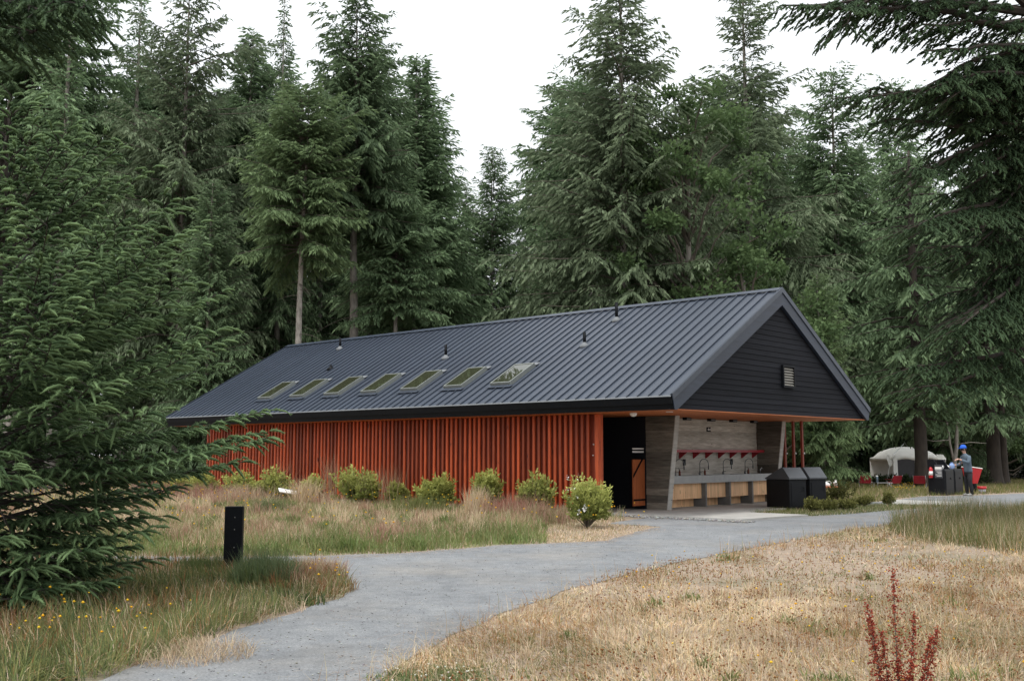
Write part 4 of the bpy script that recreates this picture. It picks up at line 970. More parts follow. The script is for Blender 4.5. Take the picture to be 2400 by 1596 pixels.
# person
def person(loc, rz):
    e = empty('person', loc, rz, 'person in blue cap, grey sweater and black trousers bending over the camp stove', 'person')
    def skin(name, V_, E_, rad, mat, parent, sub=2):
        me = bpy.data.meshes.new(name); me.from_pydata(V_, E_, []); o = bpy.data.objects.new(name, me); link(o, parent)
        me.materials.append(M[mat]); mo = o.modifiers.new('skin', 'SKIN'); mo.use_smooth_shade = True
        for i, r in enumerate(rad): me.skin_vertices[0].data[i].radius = r if isinstance(r, tuple) else (r, r)
        me.skin_vertices[0].data[0].use_root = True
        s = o.modifiers.new('sub', 'SUBSURF'); s.levels = sub; s.render_levels = sub
        bpy.context.view_layer.update(); dg = bpy.context.evaluated_depsgraph_get(); m2 = bpy.data.meshes.new_from_object(o.evaluated_get(dg)); o.modifiers.clear(); o.data = m2; return o
    # faces -x (towards the stove on the left); y is sideways
    Vb = [(0, 0, .93), (-.02, 0, 1.12), (-.06, 0, 1.34), (-.10, 0, 1.47), (-.135, 0, 1.56), (-.16, 0, 1.64), (-.165, 0, 1.72),
          (-.07, .165, 1.37), (-.10, .23, 1.14), (-.36, .20, 1.08), (-.44, .18, 1.08),
          (-.07, -.165, 1.37), (-.12, -.23, 1.16), (-.36, -.20, 1.26), (-.45, -.19, 1.30),
          (.0, .10, .88), (-.03, .11, .5), (.0, .12, .09), (.0, -.10, .88), (-.02, -.11, .5), (.03, -.12, .09)]
    Eb = [(0, 1), (1, 2), (2, 3), (3, 4), (4, 5), (5, 6), (2, 7), (7, 8), (8, 9), (9, 10), (2, 11), (11, 12), (12, 13), (13, 14), (0, 15), (15, 16), (16, 17), (0, 18), (18, 19), (19, 20)]
    Rb = [.09, .09, .09, .05, .06, .09, .075, .045, .042, .034, .03, .045, .042, .034, .03, .065, .055, .04, .065, .055, .04]
    body = skin('body', Vb, Eb, Rb, 'skin', e)
    def loft(mb, rings, n=14):
        vs = [(cx + rx * math.cos(2 * math.pi * k / n), ry * math.sin(2 * math.pi * k / n), z) for z, cx, rx, ry in rings for k in range(n)]
        fs = [(a * n + k, a * n + (k + 1) % n, (a + 1) * n + (k + 1) % n, (a + 1) * n + k) for a in range(len(rings) - 1) for k in range(n)] + [tuple(range(n))[::-1], tuple(range((len(rings) - 1) * n, len(rings) * n))]
        mb.add(vs, fs)
    mb = MB(); loft(mb, [(.84, .0, .130, .175), (.90, .0, .138, .178), (1.0, -.01, .128, .168), (1.14, -.03, .128, .178), (1.28, -.055, .135, .205), (1.37, -.075, .125, .215), (1.43, -.09, .10, .17), (1.475, -.10, .068, .085), (1.50, -.108, .058, .065)]); sw = mb.build('sweater', 'shirt', e, True)
    for pts in (((-.07, .17, 1.385), (-.085, .235, 1.29), (-.11, .25, 1.15), (-.20, .23, 1.10), (-.34, .20, 1.085)), ((-.07, -.17, 1.385), (-.09, -.235, 1.30), (-.13, -.25, 1.18), (-.22, -.23, 1.20), (-.36, -.20, 1.265))):
        mb = MB(); mb.tube(pts, [.078, .072, .060, .054, .044], 10); mb.build('sleeve', 'shirt', sw, True)
    mb = MB(); loft(mb, [(.70, .0, .10, .16), (.80, .0, .122, .172), (.90, .0, .126, .170), (.97, -.005, .122, .162)])
    for y, pts in ((1, ((0, .088, .80), (-.03, .105, .50), (-.01, .115, .28), (0, .12, .05))), (-1, ((0, -.088, .80), (-.02, -.105, .50), (.02, -.115, .28), (.03, -.12, .05)))):
        mb.tube(pts, [.098, .078, .066, .062], 10)
    mb.build('trousers', 'trousers', e, True)
    for y in (.12, -.12):
        skin('shoe', [(.06, y, .05), (-.05, y, .05), (-.17, y, .035)], [(0, 1), (1, 2)], [.05, .055, .04], 'shoe', e)
    # hands: palm and five fingers closed on lid / pot
    for (wx, y, z, s) in ((-.45, .18, 1.08, 1), (-.46, -.19, 1.30, -1)):
        hv = [(wx, y, z), (wx - .07, y, z - .01)]; he = [(0, 1)]; hr = [.03, .036]
        for k in range(4):
            i = len(hv); yy = y + (k - 1.5) * .02; ln = (.07, .08, .075, .06)[k]
            hv += [(wx - .09, yy, z - .012), (wx - .09 - ln * .55, yy, z - .03), (wx - .09 - ln * .75, yy, z - .065)]; he += [(1, i), (i, i + 1), (i + 1, i + 2)]; hr += [.0105, .0095, .0085]
        i = len(hv); hv += [(wx - .04, y + s * .04, z + .0), (wx - .085, y + s * .055, z - .02), (wx - .11, y + s * .045, z - .045)]; he += [(0, i), (i, i + 1), (i + 1, i + 2)]; hr += [.014, .011, .009]
        skin('hand', hv, he, hr, 'skin', e, 1)
    # head details: nose, ears, hair, cap
    mb = MB(); mb.add([(-.245, 0, 1.655), (-.275, 0, 1.625), (-.25, .018, 1.62), (-.25, -.018, 1.62)], [(0, 1, 2), (0, 3, 1), (1, 3, 2)]); mb.build('nose', 'skin', e)
    for y in (.088, -.088):
        mb = MB(); mb.lathe([(.005, -.012), (.03, -.008), (.03, .006), (.005, .012)], 10); o = mb.build('ear', 'skin', e, True); o.location = (-.155, y, 1.645); o.rotation_euler = (math.pi / 2, 0, 0)
    mb = MB(); mb.lathe([(.093, 1.60), (.102, 1.65), (.102, 1.68)], 16, (-.145, 0, 0)); mb.build('hair', 'hair', e, True)
    mb = MB(); mb.lathe([(.112, 1.675), (.114, 1.71), (.10, 1.77), (.06, 1.80), (.005, 1.81)], 18, (-.155, 0, 0)); cp = mb.build('cap', 'cap', e, True)
    mb = MB(); pr = [(-.155 + .112 * math.cos(a), .10 * math.sin(a)) for a in np.linspace(math.pi * .55, math.pi * 1.45, 9)]; pr2 = [(-.20 + .17 * math.cos(a), .09 * math.sin(a)) for a in np.linspace(math.pi * 1.45, math.pi * .55, 9)]
    mb.prism(pr + pr2, 1.675, 1.688, 2); mb.build('brim', 'cap', cp)
    return e
pp = gnd(2272, 1162); person(pp, math.radians(8))
# bag of food the person holds
q = pp + Vector((-.52, .12, .98)); x = empty('blue_bag', q, 0, 'small crumpled blue bag in the hands of the person', 'bag')
mb = MB(); mb.lathe([(.04, -.03), (.085, .0), (.10, .08), (.075, .15), (.03, .18), (.05, .21)], 9); o = mb.build('bag_body', plain('pale_blue_plastic', (.25, .36, .62), .5, 0, .25, 14, .3), x, False)
# red cart behind the person
p = at(2277, 1062, 40.5); x = empty('red_cart', (p.x, p.y, 0), .3, 'red vee-sided cart tray behind the person in the blue cap', 'cart'); x.scale = (.46, .7, 1.0)
mb = MB(); mb.add([(-.35, -.3, .35), (.08, -.3, .35), (.08, .3, .35), (-.35, .3, .35), (-.55, -.42, .98), (.48, -.42, .92), (.48, .42, .92), (-.55, .42, .98)], [(0, 1, 2, 3), (0, 1, 5, 4), (1, 2, 6, 5), (2, 3, 7, 6), (3, 0, 4, 7)]); mb.build('tray', 'bottle_red', x)
mb = MB(); mb.tube([(-.55, -.42, .98), (.48, -.42, .92), (.48, .42, .92), (-.55, .42, .98), (-.55, -.42, .98)], .018, 6); mb.build('rim', 'canvas', x)
mb = MB(); mb.tube([(-.3, -.25, .36), (-.35, -.28, 0)], .018, 6).tube([(-.3, .25, .36), (-.35, .28, 0)], .018, 6); mb.build('stand', 'black_metal', x)
mb = MB(); mb.lathe([(.05, -.05), (.2, -.05), (.2, .05), (.05, .05)], 16); o = mb.build('wheel', 'black_metal', x, True); o.location = (.12, 0, .2); o.rotation_euler = (math.pi / 2, 0, 0)
# bucket and red tray
p = gnd(2302, 1156); x = empty('bucket', p, 0, 'pale bucket with red rim on the track edge right of the person', 'bucket'); x.scale = (1.1, 1.1, 1.0)
mb = MB(); mb.lathe([(.10, 0), (.125, .18), (.12, .18), (.095, .01)], 16); mb.build('pail', plain('lilac_grey_plastic', (.5, .5, .56), .5), x, True)
mb = MB(); mb.lathe([(.127, .16), (.15, .175), (.15, .26), (.14, .265), (.13, .2)], 16); mb.build('rim', 'bottle_red', x, True)
p = gnd(2284, 1152); x = empty('red_tray', p, 0, 'low red tray on the ground behind the person', 'tray'); mb = MB(); mb.box(-.55, .12, -.1, .1, 0, .015).box(-.55, .12, -.115, -.1, 0, .05).box(-.55, .12, .1, .115, 0, .05); mb.build('tray_body', 'bottle_red', x)
# tent
def tent():
    p = at(2121, 1062, 50); e = empty('canopy_tent', (p.x, p.y, 0), .12, 'cream canopy tent with dark mesh windows among the trees', 'tent'); e.scale = (.70, .8, 1.02)
    Hw, Dw = 1.72, 1.5; zt, ze = 1.78, 1.32
    n = 9; vs = []; fs = []          # domed roof grid
    for j in range(n):
        for i in range(n):
            a, b_ = i / (n - 1) * 2 - 1, j / (n - 1) * 2 - 1; k = max(abs(a), abs(b_)); crown = (1 - abs(a) ** 2.2) * (1 - abs(b_) ** 2.2)
            vs.append((a * Hw, b_ * Dw, ze + (zt - ze) * crown ** .6 - .05 * math.cos(a * math.pi * 2) * (k == 1)))
    for j in range(n - 1):
        for i in range(n - 1): fs.append((j * n + i, j * n + i + 1, (j + 1) * n + i + 1, (j + 1) * n + i))
    m1 = len(vs); vs += [(x_, y_, z_ - .14) for x_, y_, z_ in vs]; fs += [tuple(m1 + q for q in f[::-1]) for f in fs]
    rim = [i for i in range(n)] + [j * n + n - 1 for j in range(1, n)] + [(n - 1) * n + i for i in range(n - 2, -1, -1)] + [j * n for j in range(n - 2, 0, -1)]
    for a, b_ in zip(rim, rim[1:] + rim[:1]): fs.append((a, m1 + a, m1 + b_, b_))
    mb = MB(); mb.add(vs, fs); mb.build('canopy', 'canvas', e, True)
    for (x0, x1) in ((-Hw + .28, -.22), (.12, Hw - .3)):
        mb = MB(); mb.box(x0, x1, -Dw + .02, -Dw + .035, .32, 1.2); mb.build('mesh_window', 'mesh_window', e)
    mb = MB()
    for (x0, x1, lean) in ((-Hw, -Hw + .27, -.12), (-.21, .11, 0), (Hw - .29, Hw, .1)):
        mb = MB(); mb.add([(x0 + lean, -Dw - .1, .02), (x1 + lean * .3, -Dw - .1, .02), (x1, -Dw - .01, 1.25), (x0, -Dw - .01, 1.25), (x0 + lean, -Dw - .06, .02), (x1 + lean * .3, -Dw - .06, .02), (x1, -Dw + .03, 1.25), (x0, -Dw + .03, 1.25)], [(0, 1, 2, 3), (4, 5, 6, 7), (0, 1, 5, 4), (2, 3, 7, 6), (1, 2, 6, 5), (3, 0, 4, 7)])
        mb.build('leg_panel', 'canvas', e)
    for a, b_ in ((-Hw + .27, -.21), (.11, Hw - .29)):
        mb = MB(); mb.box(a, b_, -Dw, -Dw + .03, .04, .31); mb.build('skirt', 'canvas', e)
    mb = MB(); mb.box(-Hw, Hw, Dw - .03, Dw, .05, 1.25); mb.build('back_panel', 'canvas', e)
    for sx in (-1, 1):
        mb = MB(); q = [(sx * (Hw - .02), -.9, 1.42), (sx * (Hw + .22), -1.25, 1.42), (sx * (Hw + .38), -1.35, 1.22), (sx * (Hw + .22), -1.4, .85), (sx * (Hw - .02), -1.45, 1.0)]
        mb.add(q + [(a, b_ + .05, c) for a, b_, c in q], [(0, 1, 2, 3, 4), (9, 8, 7, 6, 5)] + [(i, (i + 1) % 5, 5 + (i + 1) % 5, 5 + i) for i in range(5)]); mb.build('side_awning', 'canvas', e)
        mb = MB(); mb.tube([(sx * (Hw + .2), -1.38, .95), (sx * (Hw + .7), -1.7, 0)], .014, 5); mb.build('guy_line', 'white', e)
    mb = MB(); mb.tube([(-Hw, -Dw, 1.4), (-.6, -Dw * .6, 1.9), (0, 0, 2.02), (.6, Dw * .6, 1.9), (Hw, Dw, 1.4)], .014, 5); mb.build('pole', 'steel', e)
tent()
# camp chairs
def chair(px, d, rz, label, z=0):
    p = at(px, 1062, d); e = empty('camp_chair', (p.x, p.y, 0), rz, label, 'chair', 'low red camp chairs before the tent'); e.scale = (.8, .8, .82)
    mb = MB(); mb.add([(-.29, .18, .30), (.29, .18, .30), (.29, .34, .66), (-.29, .34, .66), (-.29, .21, .29), (.29, .21, .29), (.29, .37, .65), (-.29, .37, .65)], [(0, 1, 2, 3), (4, 5, 6, 7), (0, 1, 5, 4), (2, 3, 7, 6), (1, 2, 6, 5), (3, 0, 4, 7)]); mb.build('backrest', 'red_cloth', e)
    mb = MB(); mb.add([(-.28, -.25, .33), (.28, -.25, .33), (.28, .2, .27), (-.28, .2, .27), (-.28, -.25, .31), (.28, -.25, .31), (.28, .2, .25), (-.28, .2, .25)], [(0, 1, 2, 3), (4, 5, 6, 7), (0, 1, 5, 4), (2, 3, 7, 6), (1, 2, 6, 5), (3, 0, 4, 7)]); mb.build('seat', 'red_cloth', e)
    for sx in (-1, 1):
        mb = MB(); mb.tube([(sx * .31, -.28, 0), (sx * .31, .12, .34), (sx * .31, .36, .68)], .013, 6); mb.build('leg', 'steel', e, True)
        mb = MB(); mb.tube([(sx * .31, .28, 0), (sx * .31, -.05, .24), (sx * .31, -.26, .46)], .013, 6); mb.build('leg', 'steel', e, True)
        mb = MB(); mb.box(sx * .31 - .03, sx * .31 + .03, -.3, .26, .455, .475); mb.build('armrest', 'red_cloth', e)
chair(2025, 46.0, 2.9, 'leftmost red camp chair, set apart on the grass')
chair(2092, 45.6, 3.5, 'middle red camp chair, turned to the right')
chair(2153, 45.2, 2.7, 'brightest red camp chair, right one beside the cooking cabinet')
# low table and flask between chairs
p = at(2066, 1062, 44.2); e = empty('camp_table', (p.x, p.y, 0), .1, 'low pale folding table between the camp chairs', 'table'); mb = MB(); mb.box(-.34, .34, -.22, .22, .26, .285); mb.build('table_top', 'steel', e)
for a in (-.3, .3):
    for b_ in (-.18, .18): mb = MB(); mb.tube([(a, b_, .26), (a * 1.05, b_, 0)], .012, 6); mb.build('leg', 'steel', e)
x = empty('flask', (p.x - .27, p.y - .12, .286), 0, 'dark flask standing on the low camp table', 'flask'); mb = MB(); mb.lathe([(.045, 0), (.05, .2), (.04, .24)], 12); mb.build('flask_body', 'shirt', x, True); mb = MB(); mb.lathe([(.042, .24), (.045, .28), (.03, .29)], 12); mb.build('lid', 'white', x, True)
# picnic slab with kettle and jug behind the bins
p = at(1946, 1062, 33.5); e = empty('side_table', (p.x, p.y, 0), .1, 'small table with orange-brown top behind the right bin', 'table'); mb = MB(); mb.box(-.32, .24, -.2, .2, .42, .45); mb.build('table_top', 'door', e)
for a in (-.28, .2):
    for b_ in (-.16, .16): mb = MB(); mb.tube([(a, b_, .42), (a, b_, 0)], .015, 6); mb.build('leg', 'black_metal', e)
x = empty('kettle', (p.x - .16, p.y, .452), 2.8, 'white kettle on the small table behind the bins', 'kettle'); mb = MB(); mb.lathe([(.10, 0), (.12, .03), (.11, .09), (.05, .13), (.015, .15)], 14); mb.build('pot_body', 'white', x, True); mb = MB(); mb.tube([(.09, 0, .05), (.16, 0, .11), (.19, 0, .16)], [.025, .018, .012], 8); mb.build('spout', 'white', x, True); mb = MB(); mb.tube([(-.09, 0, .06), (-.16, 0, .12), (-.1, 0, .17), (0, 0, .17)], .009, 6); mb.build('handle', 'white', x, True)
x = empty('jug', (p.x + .14, p.y, .452), 0, 'white jug on the small table behind the bins', 'jug'); mb = MB(); mb.lathe([(.05, 0), (.055, .02), (.055, .12), (.028, .16), (.025, .2), (.03, .21)], 12); mb.build('jug_body', 'white', x, True); mb = MB(); mb.tube([(-.05, 0, .14), (-.08, 0, .12), (-.055, 0, .06)], .008, 6); mb.build('handle', 'white', x, True)

# ================================================================== GRASS, FLOWERS, GRAVEL BITS
PATH = [tuple(q) for q in path_poly]
APR = [(q.x, q.y) for q in ap]; PADP = [tuple(q) for q in pad]
def house_uv(x, y):
    dx, dy = x - C0.x, y - C0.y
    return dx * VD.x + dy * VD.y, dx * UD.x + dy * UD.y
def scatter(poly, dens_fn, rng, avoid=(), house=True, edge=.0):
    P = np.array(poly); x0, y0 = P.min(0); x1, y1 = P.max(0); gx, gy = np.meshgrid(np.linspace(x0, x1, 60), np.linspace(y0, y1, 60)); dmax = max(1e-6, dens_fn(gx.ravel(), gy.ravel()).max())
    n = int((x1 - x0) * (y1 - y0) * dmax); x = rng.uniform(x0, x1, n); y = rng.uniform(y0, y1, n)
    k = rng.random(n) < dens_fn(x, y) / dmax; x, y = x[k], y[k]
    k = in_poly(x, y, poly); x, y = x[k], y[k]
    for a in avoid:
        k = ~in_poly(x + rng.normal(0, edge, len(x)), y + rng.normal(0, edge, len(x)), a); x, y = x[k], y[k]
    if house:
        v, u = house_uv(x, y); k = ~((v > VW - .06) & (v < 9.75) & (u > 2.2) & (u < 21)); x, y = x[k], y[k]
    return x, y
def vnoise(x, y, sc, seed):
    """cheap smooth value noise 0..1"""
    g = np.random.default_rng(seed).random((64, 64)); xs, ys = x * sc + 1000, y * sc + 1000; i, j = np.floor(xs).astype(int), np.floor(ys).astype(int); fx, fy = xs - i, ys - j
    fx, fy = fx * fx * (3 - 2 * fx), fy * fy * (3 - 2 * fy); q = lambda a, b_: g[a % 64, b_ % 64]
    return (q(i, j) * (1 - fx) + q(i + 1, j) * fx) * (1 - fy) + (q(i, j + 1) * (1 - fx) + q(i + 1, j + 1) * fx) * fy
def blades(x, y, h, wd, lean, col, rng, seg=2, z=0.0, tipcol=None, az=None):
    n = len(x); az = rng.uniform(0, 6.28, n) if az is None else az; dr = np.stack([np.cos(az), np.sin(az), np.zeros(n)], 1); fa = rng.uniform(0, 6.28, n); sd = np.stack([np.cos(fa), np.sin(fa), np.zeros(n)], 1)
    b = np.stack([x, y, np.zeros(n) + z], 1); w_ = (wd * .5)[:, None]
    tip = b + dr * (h * lean)[:, None] + ZUP * (h * np.sqrt(np.clip(1 - np.minimum(lean, .97) ** 2, .03, 1)))[:, None]
    tc = col if tipcol is None else tipcol
    if seg == 1:
        v = np.stack([b + sd * w_, b - sd * w_, tip], 1).reshape(-1, 3); f = np.arange(3 * n).reshape(-1, 3); c = np.stack([col, col, tc], 1).reshape(-1, 3)
    else:
        mid = b + dr * (h * lean * .32)[:, None] + ZUP * (h * .62)[:, None] * np.clip(1.05 - lean[:, None] * .45, .25, 1)
        v = np.stack([b + sd * w_, b - sd * w_, mid - sd * w_ * .8, mid + sd * w_ * .8, tip], 1).reshape(-1, 3); i = np.arange(n)[:, None] * 5
        f = np.concatenate([i + np.array([[0, 1, 2]]), i + np.array([[0, 2, 3]]), i + np.array([[3, 2, 4]])]); c = np.stack([col, col, (col + tc) / 2, (col + tc) / 2, tc], 1).reshape(-1, 3)
    return v, f, c
def pal(cols, w_, n, rng, jit=.15):
    c = np.array(cols)[rng.choice(len(cols), n, p=np.array(w_) / sum(w_))]; return np.clip(c * rng.uniform(1 - jit, 1 + jit, (n, 1)) * rng.uniform(.93, 1.07, (n, 3)), 0, 1)
def join(parts):
    V_, F_, C_ = [], [], []; k = 0
    for v, f, c in parts: V_.append(v); F_.append(f + k); C_.append(c); k += len(v)
    return np.concatenate(V_), np.concatenate(F_), np.concatenate(C_)
def grass_obj(name, parts, label):
    v, f, c = join(parts); o = obj_of(name, np_mesh(name, v, f, 'blades', None, c)); tag(o, label, 'grass', kind='stuff'); print(name, len(f)); return o
STRAW, TAN, OLIVE, GREEN, BLUEG, RUST, PINK = (.61, .49, .345), (.43, .32, .21), (.20, .19, .075), (.115, .15, .05), (.12, .16, .075), (.26, .12, .05), (.36, .20, .15)
rng = np.random.default_rng(5)
# --- right dry meadow
rm = [tuple(lower[0])] + [tuple(q) for q in lower] + [(30, lower[-1][1] + 1.5), (30, 2.0), (-3, 2.0), (lower[0][0] - 1.0, lower[0][1] - 3.3)]
fr = lambda x, y: np.abs(x) / np.maximum(y, .1) < .62
dens = lambda x, y: np.where(fr(x, y) & (y > 4.5), np.clip(1500 * (9 / np.maximum(y, 7)) ** 2.0, 90, 1800), 0)
x, y = scatter(rm, dens, rng, [PATH], edge=.12)
n = len(x); g = vnoise(x, y, .55, 1) * .5 + vnoise(x, y, 1.9, 2) * .5; bare = vnoise(x, y, .45, 3) * .6 + vnoise(x, y, 1.5, 7) * .4
far_green = np.clip((y - 18) / 5, 0, 1) * (vnoise(x, y, .3, 8) > .4)
bare_zone = np.where((y > 11.5) & (y < 18) & (x > 2), .45, 0)
k = rng.random(n) < np.clip(1.2 - bare_zone - .65 * (bare > .60), .2, 1); x, y, g, far_green = x[k], y[k], g[k], far_green[k]; n = len(x)
pale = np.clip(vnoise(x, y, .7, 9) * 1.5 - .3, .1, 1)
col = np.where((rng.random(n) < pale)[:, None], pal([STRAW, (.66, .53, .35), (.50, .37, .21)], [3, 2, 3], n, rng), pal([TAN, (.38, .22, .10), (.30, .16, .07), OLIVE], [3, 3, 2, 1.5], n, rng))
sc_ = np.maximum(1, y / 8.5); hd = vnoise(x, y, .8, 10) * 12.0
col *= (.75 + .5 * vnoise(x, y, 2.3, 14))[:, None]
parts = [blades(x, y, rng.uniform(.035, .115, n), .0062 * sc_, np.where(rng.random(n) < .87, rng.uniform(.9, 1.9, n), rng.uniform(.15, .7, n)), col, rng, 2, z=rng.uniform(0, .035, n), az=hd + rng.normal(0, .9, n))]
# green leaves low between the straw, in patches
k = rng.random(n) < np.clip((g - .44) * 3.4, .05, .9) * .95 + .5 * far_green; m_ = int(k.sum())
parts.append(blades(x[k] + rng.normal(0, .03, m_), y[k] + rng.normal(0, .03, m_), rng.uniform(.03, .09, m_) * (1 + 2 * far_green[k]), .009 * sc_[k], rng.uniform(.3, 1.2, m_), pal([GREEN, (.17, .19, .07), (.21, .20, .08), OLIVE], [2, 2, 2, 2], m_, rng), rng, 1))
k = rng.random(n) < .05; m_ = int(k.sum()); parts.append(blades(x[k], y[k], rng.uniform(.14, .36, m_), .0035 * sc_[k], rng.uniform(.05, .55, m_), col[k] * 1.05, rng, 2))
for i in rng.choice(n, 150, replace=False):
    st = rng.integers(3); m_ = int(rng.integers(25, 60)); a = rng.uniform(0, 6.28, m_); q = rng.random(m_) * rng.uniform(.05, .18); f_ = max(1, y[i] / 9)
    cols = [[STRAW, (.66, .53, .35)], [(.15, .19, .06), (.19, .22, .08)], [(.24, .15, .08), TAN]][st]
    parts.append(blades(x[i] + np.cos(a) * q, y[i] + np.sin(a) * q, rng.uniform(.08, .24, m_) * (1, .6, .8)[st], np.full(m_, (.005, .012, .006)[st] * f_), rng.uniform(.3, 1.2, m_), pal(cols, [1, 1], m_, rng), rng, 2))
# taller greenish fringe far right
fz = G([(2040, 1222), (2150, 1200), (2358, 1176), (2420, 1180), (2420, 1290), (2358, 1285), (2250, 1262), (2100, 1245)])
xx, yy = scatter([tuple(q) for q in fz], lambda x, y: np.full(len(x), 620.), rng, [PATH], edge=.1); m_ = len(xx); cc = pal([GREEN, OLIVE, (.19, .2, .08), STRAW, RUST], [3, 3, 2, 2, .7], m_, rng)
parts.append(blades(xx, yy, rng.uniform(.18, .55, m_) * (.5 + vnoise(xx, yy, .8, 4)), np.full(m_, .008), rng.uniform(.1, .6, m_), cc, rng, 1))
grass_obj('dry_meadow_grass', parts, 'dry straw coloured meadow grass right of the track')
# --- left island verge
iv = [tuple(q) for q in island] + [(il.x - 2.1, il.y - 2.5), (-8, 4), (island[0][0] - 6, island[0][1] - 1)]
x, y = scatter(iv, lambda x, y: np.where((x / np.maximum(y, .1) > -.62) & (y > 5), np.clip(1700 * (9 / np.maximum(y, 7)) ** 1.6, 700, 2000), 0), rng, [PATH], edge=.07)
n = len(x); g = vnoise(x, y, .9, 11) * .6 + vnoise(x, y, 2.6, 12) * .4
col = pal([(.12, .14, .05), (.15, .165, .06), OLIVE, (.09, .12, .05)], [2, 2, 2, 2], n, rng); ds = pal([TAN, (.30, .18, .085), STRAW, RUST], [3, 3, 1, 1], n, rng); isd = rng.random(n) < np.clip((g - .33) * 1.9, .10, .8); col[isd] = ds[isd]
h = rng.uniform(.08, .26, n) * (.6 + .9 * vnoise(x, y, 1.3, 13)); 
col *= (.85 + .6 * vnoise(x, y, 2.1, 17))[:, None]
parts = [blades(x, y, h, .0066 * np.maximum(1, y / 9), np.where(rng.random(n) < .62, rng.uniform(.7, 1.6, n), rng.uniform(.1, .6, n)), col, rng, 2, z=rng.uniform(0, .04, n), az=vnoise(x, y, 1.1, 18) * 12 + rng.normal(0, .9, n))]
for i in rng.choice(n, 130, replace=False):
    st = rng.integers(4); m_ = int(rng.integers(40, 90)); a = rng.uniform(0, 6.28, m_); q = rng.random(m_) * rng.uniform(.06, .25)
    cols = [[STRAW, TAN], [(.30, .17, .08), RUST], [(.10, .15, .05), (.15, .20, .07)], [(.07, .10, .045), (.11, .14, .05)]][st]
    parts.append(blades(x[i] + np.cos(a) * q, y[i] + np.sin(a) * q, rng.uniform(.5, 1, m_) * (.26, .3, .16, .16)[st], np.full(m_, (.005, .005, .016, .018)[st]), rng.uniform(.2, 1.2, m_), pal(cols, [1, 1], m_, rng), rng, 2))
def tuft(px, py, r, m_, hh, cols, w_, lean=(.1, .7), wd=.006, tip=None):
    c = gnd(px * D, py * D); a = rng.uniform(0, 6.28, m_); q = rng.random(m_) ** .7 * r; cc = pal(cols, w_, m_, rng)
    return blades(c.x + np.cos(a) * q, c.y + np.sin(a) * q, rng.uniform(.5, 1.0, m_) * hh, np.full(m_, wd), rng.uniform(*lean, m_), cc, rng, 2, tipcol=None if tip is None else pal([tip], [1], m_, rng))
parts += [tuft(600, 1345, .30, 900, .5, [BLUEG, (.12, .16, .08)], [3, 2]), tuft(640, 1350, .26, 700, .45, [BLUEG, (.13, .17, .08)], [3, 2]), tuft(570, 1355, .22, 500, .4, [BLUEG, GREEN], [3, 2]), tuft(700, 1345, .4, 1000, .34, [TAN, RUST, PINK], [3, 2, 2]), tuft(735, 1330, .35, 800, .32, [STRAW, TAN, PINK], [3, 2, 2]), tuft(760, 1360, .3, 600, .22, [TAN, RUST, OLIVE], [2, 2, 1]),
          tuft(470, 1320, .35, 800, .3, [GREEN, (.10, .12, .05)], [2, 1]), tuft(430, 1510, .5, 1200, .22, [STRAW, TAN], [2, 3], (.5, 1.2), .004), tuft(150, 1370, .12, 40, .55, [(.14, .2, .10)], [1], (.2, .6), .014)]
grass_obj('verge_grass', parts, 'mixed green and dry grass on the verge around the marker post')
# --- meadow bed before the red wall
mbp = [tuple(q) for q in upper[8:]] + [(upper[-1][0] - 10, upper[-1][1]), (upper[-1][0] - 10, 46)] + [tuple(loc2w(.95, 21.5).xy), tuple(loc2w(.95, 2.9).xy)]
x, y = scatter(mbp, lambda x, y: np.where((x / np.maximum(y, .1) > -.62), np.clip(540 * (20 / np.maximum(y, 16)) ** 1.9, 90, 800), 0), rng, [PATH], edge=.06)
v_, u_ = house_uv(x, y); front = np.array([np.interp(q, [upper[18][0], upper[17][0], upper[15][0], upper[12][0], upper[10][0], upper[9][0]], [upper[18][1], upper[17][1], upper[15][1], upper[12][1], upper[10][1], upper[9][1]]) for q in x]) if False else None
n = len(x); g = vnoise(x, y, .45, 21) * .55 + vnoise(x, y, 1.5, 22) * .45
edge_d = np.clip((1.0 - v_), 0, 12)         # metres out from the wall
ed = np.full(n, 9.0)                        # distance to the gravel edge
E_ = np.array([tuple(q) for q in upper[8:]])
for a, b_ in zip(E_, E_[1:]):
    ab = b_ - a; t_ = np.clip(((x - a[0]) * ab[0] + (y - a[1]) * ab[1]) / (ab @ ab), 0, 1); ed = np.minimum(ed, np.hypot(x - a[0] - t_ * ab[0], y - a[1] - t_ * ab[1]))
lushband = np.clip(1.15 - ed / 2.6, 0, 1)
col = pal([(.16, .21, .07), (.20, .24, .09), OLIVE, (.25, .27, .12)], [3, 3, 2, 2], n, rng); ds = pal([STRAW, TAN, PINK, (.40, .27, .17)], [3, 3, 2, 2], n, rng)
isd = rng.random(n) < np.clip(.08 + 1.3 * (g - .45) + .2 * np.clip(ed / 3, 0, 1) - .45 * lushband, .05, .75); col[isd] = ds[isd]
hgt = np.interp(ed, [0, .4, 1.4, 3, 6], [.08, .17, .28, .30, .22]) * (.45 + 1.0 * vnoise(x, y, .9, 23)) * (.7 + .6 * vnoise(x, y, 2.4, 24)); dryend = (x > gnd(1400 * D, 1230 * D).x - 1.2) & (ed < 2.2) & (y < 26); hgt[dryend] *= .35; col[dryend] = pal([STRAW, TAN, OLIVE], [3, 3, 1], dryend.sum(), rng)
tipc = np.where((rng.random(n) < .5 * (1 - lushband))[:, None] & (hgt > .22)[:, None], pal([PINK, (.42, .29, .2), STRAW], [3, 2, 2], n, rng), col)
parts = [blades(x, y, hgt * rng.uniform(.5, 1.1, n), .0105 * np.maximum(1, y / 22), rng.uniform(.05, 1.0, n), col * (.9 + .6 * vnoise(x, y, 1.6, 25))[:, None], rng, 2, tipcol=tipc)]
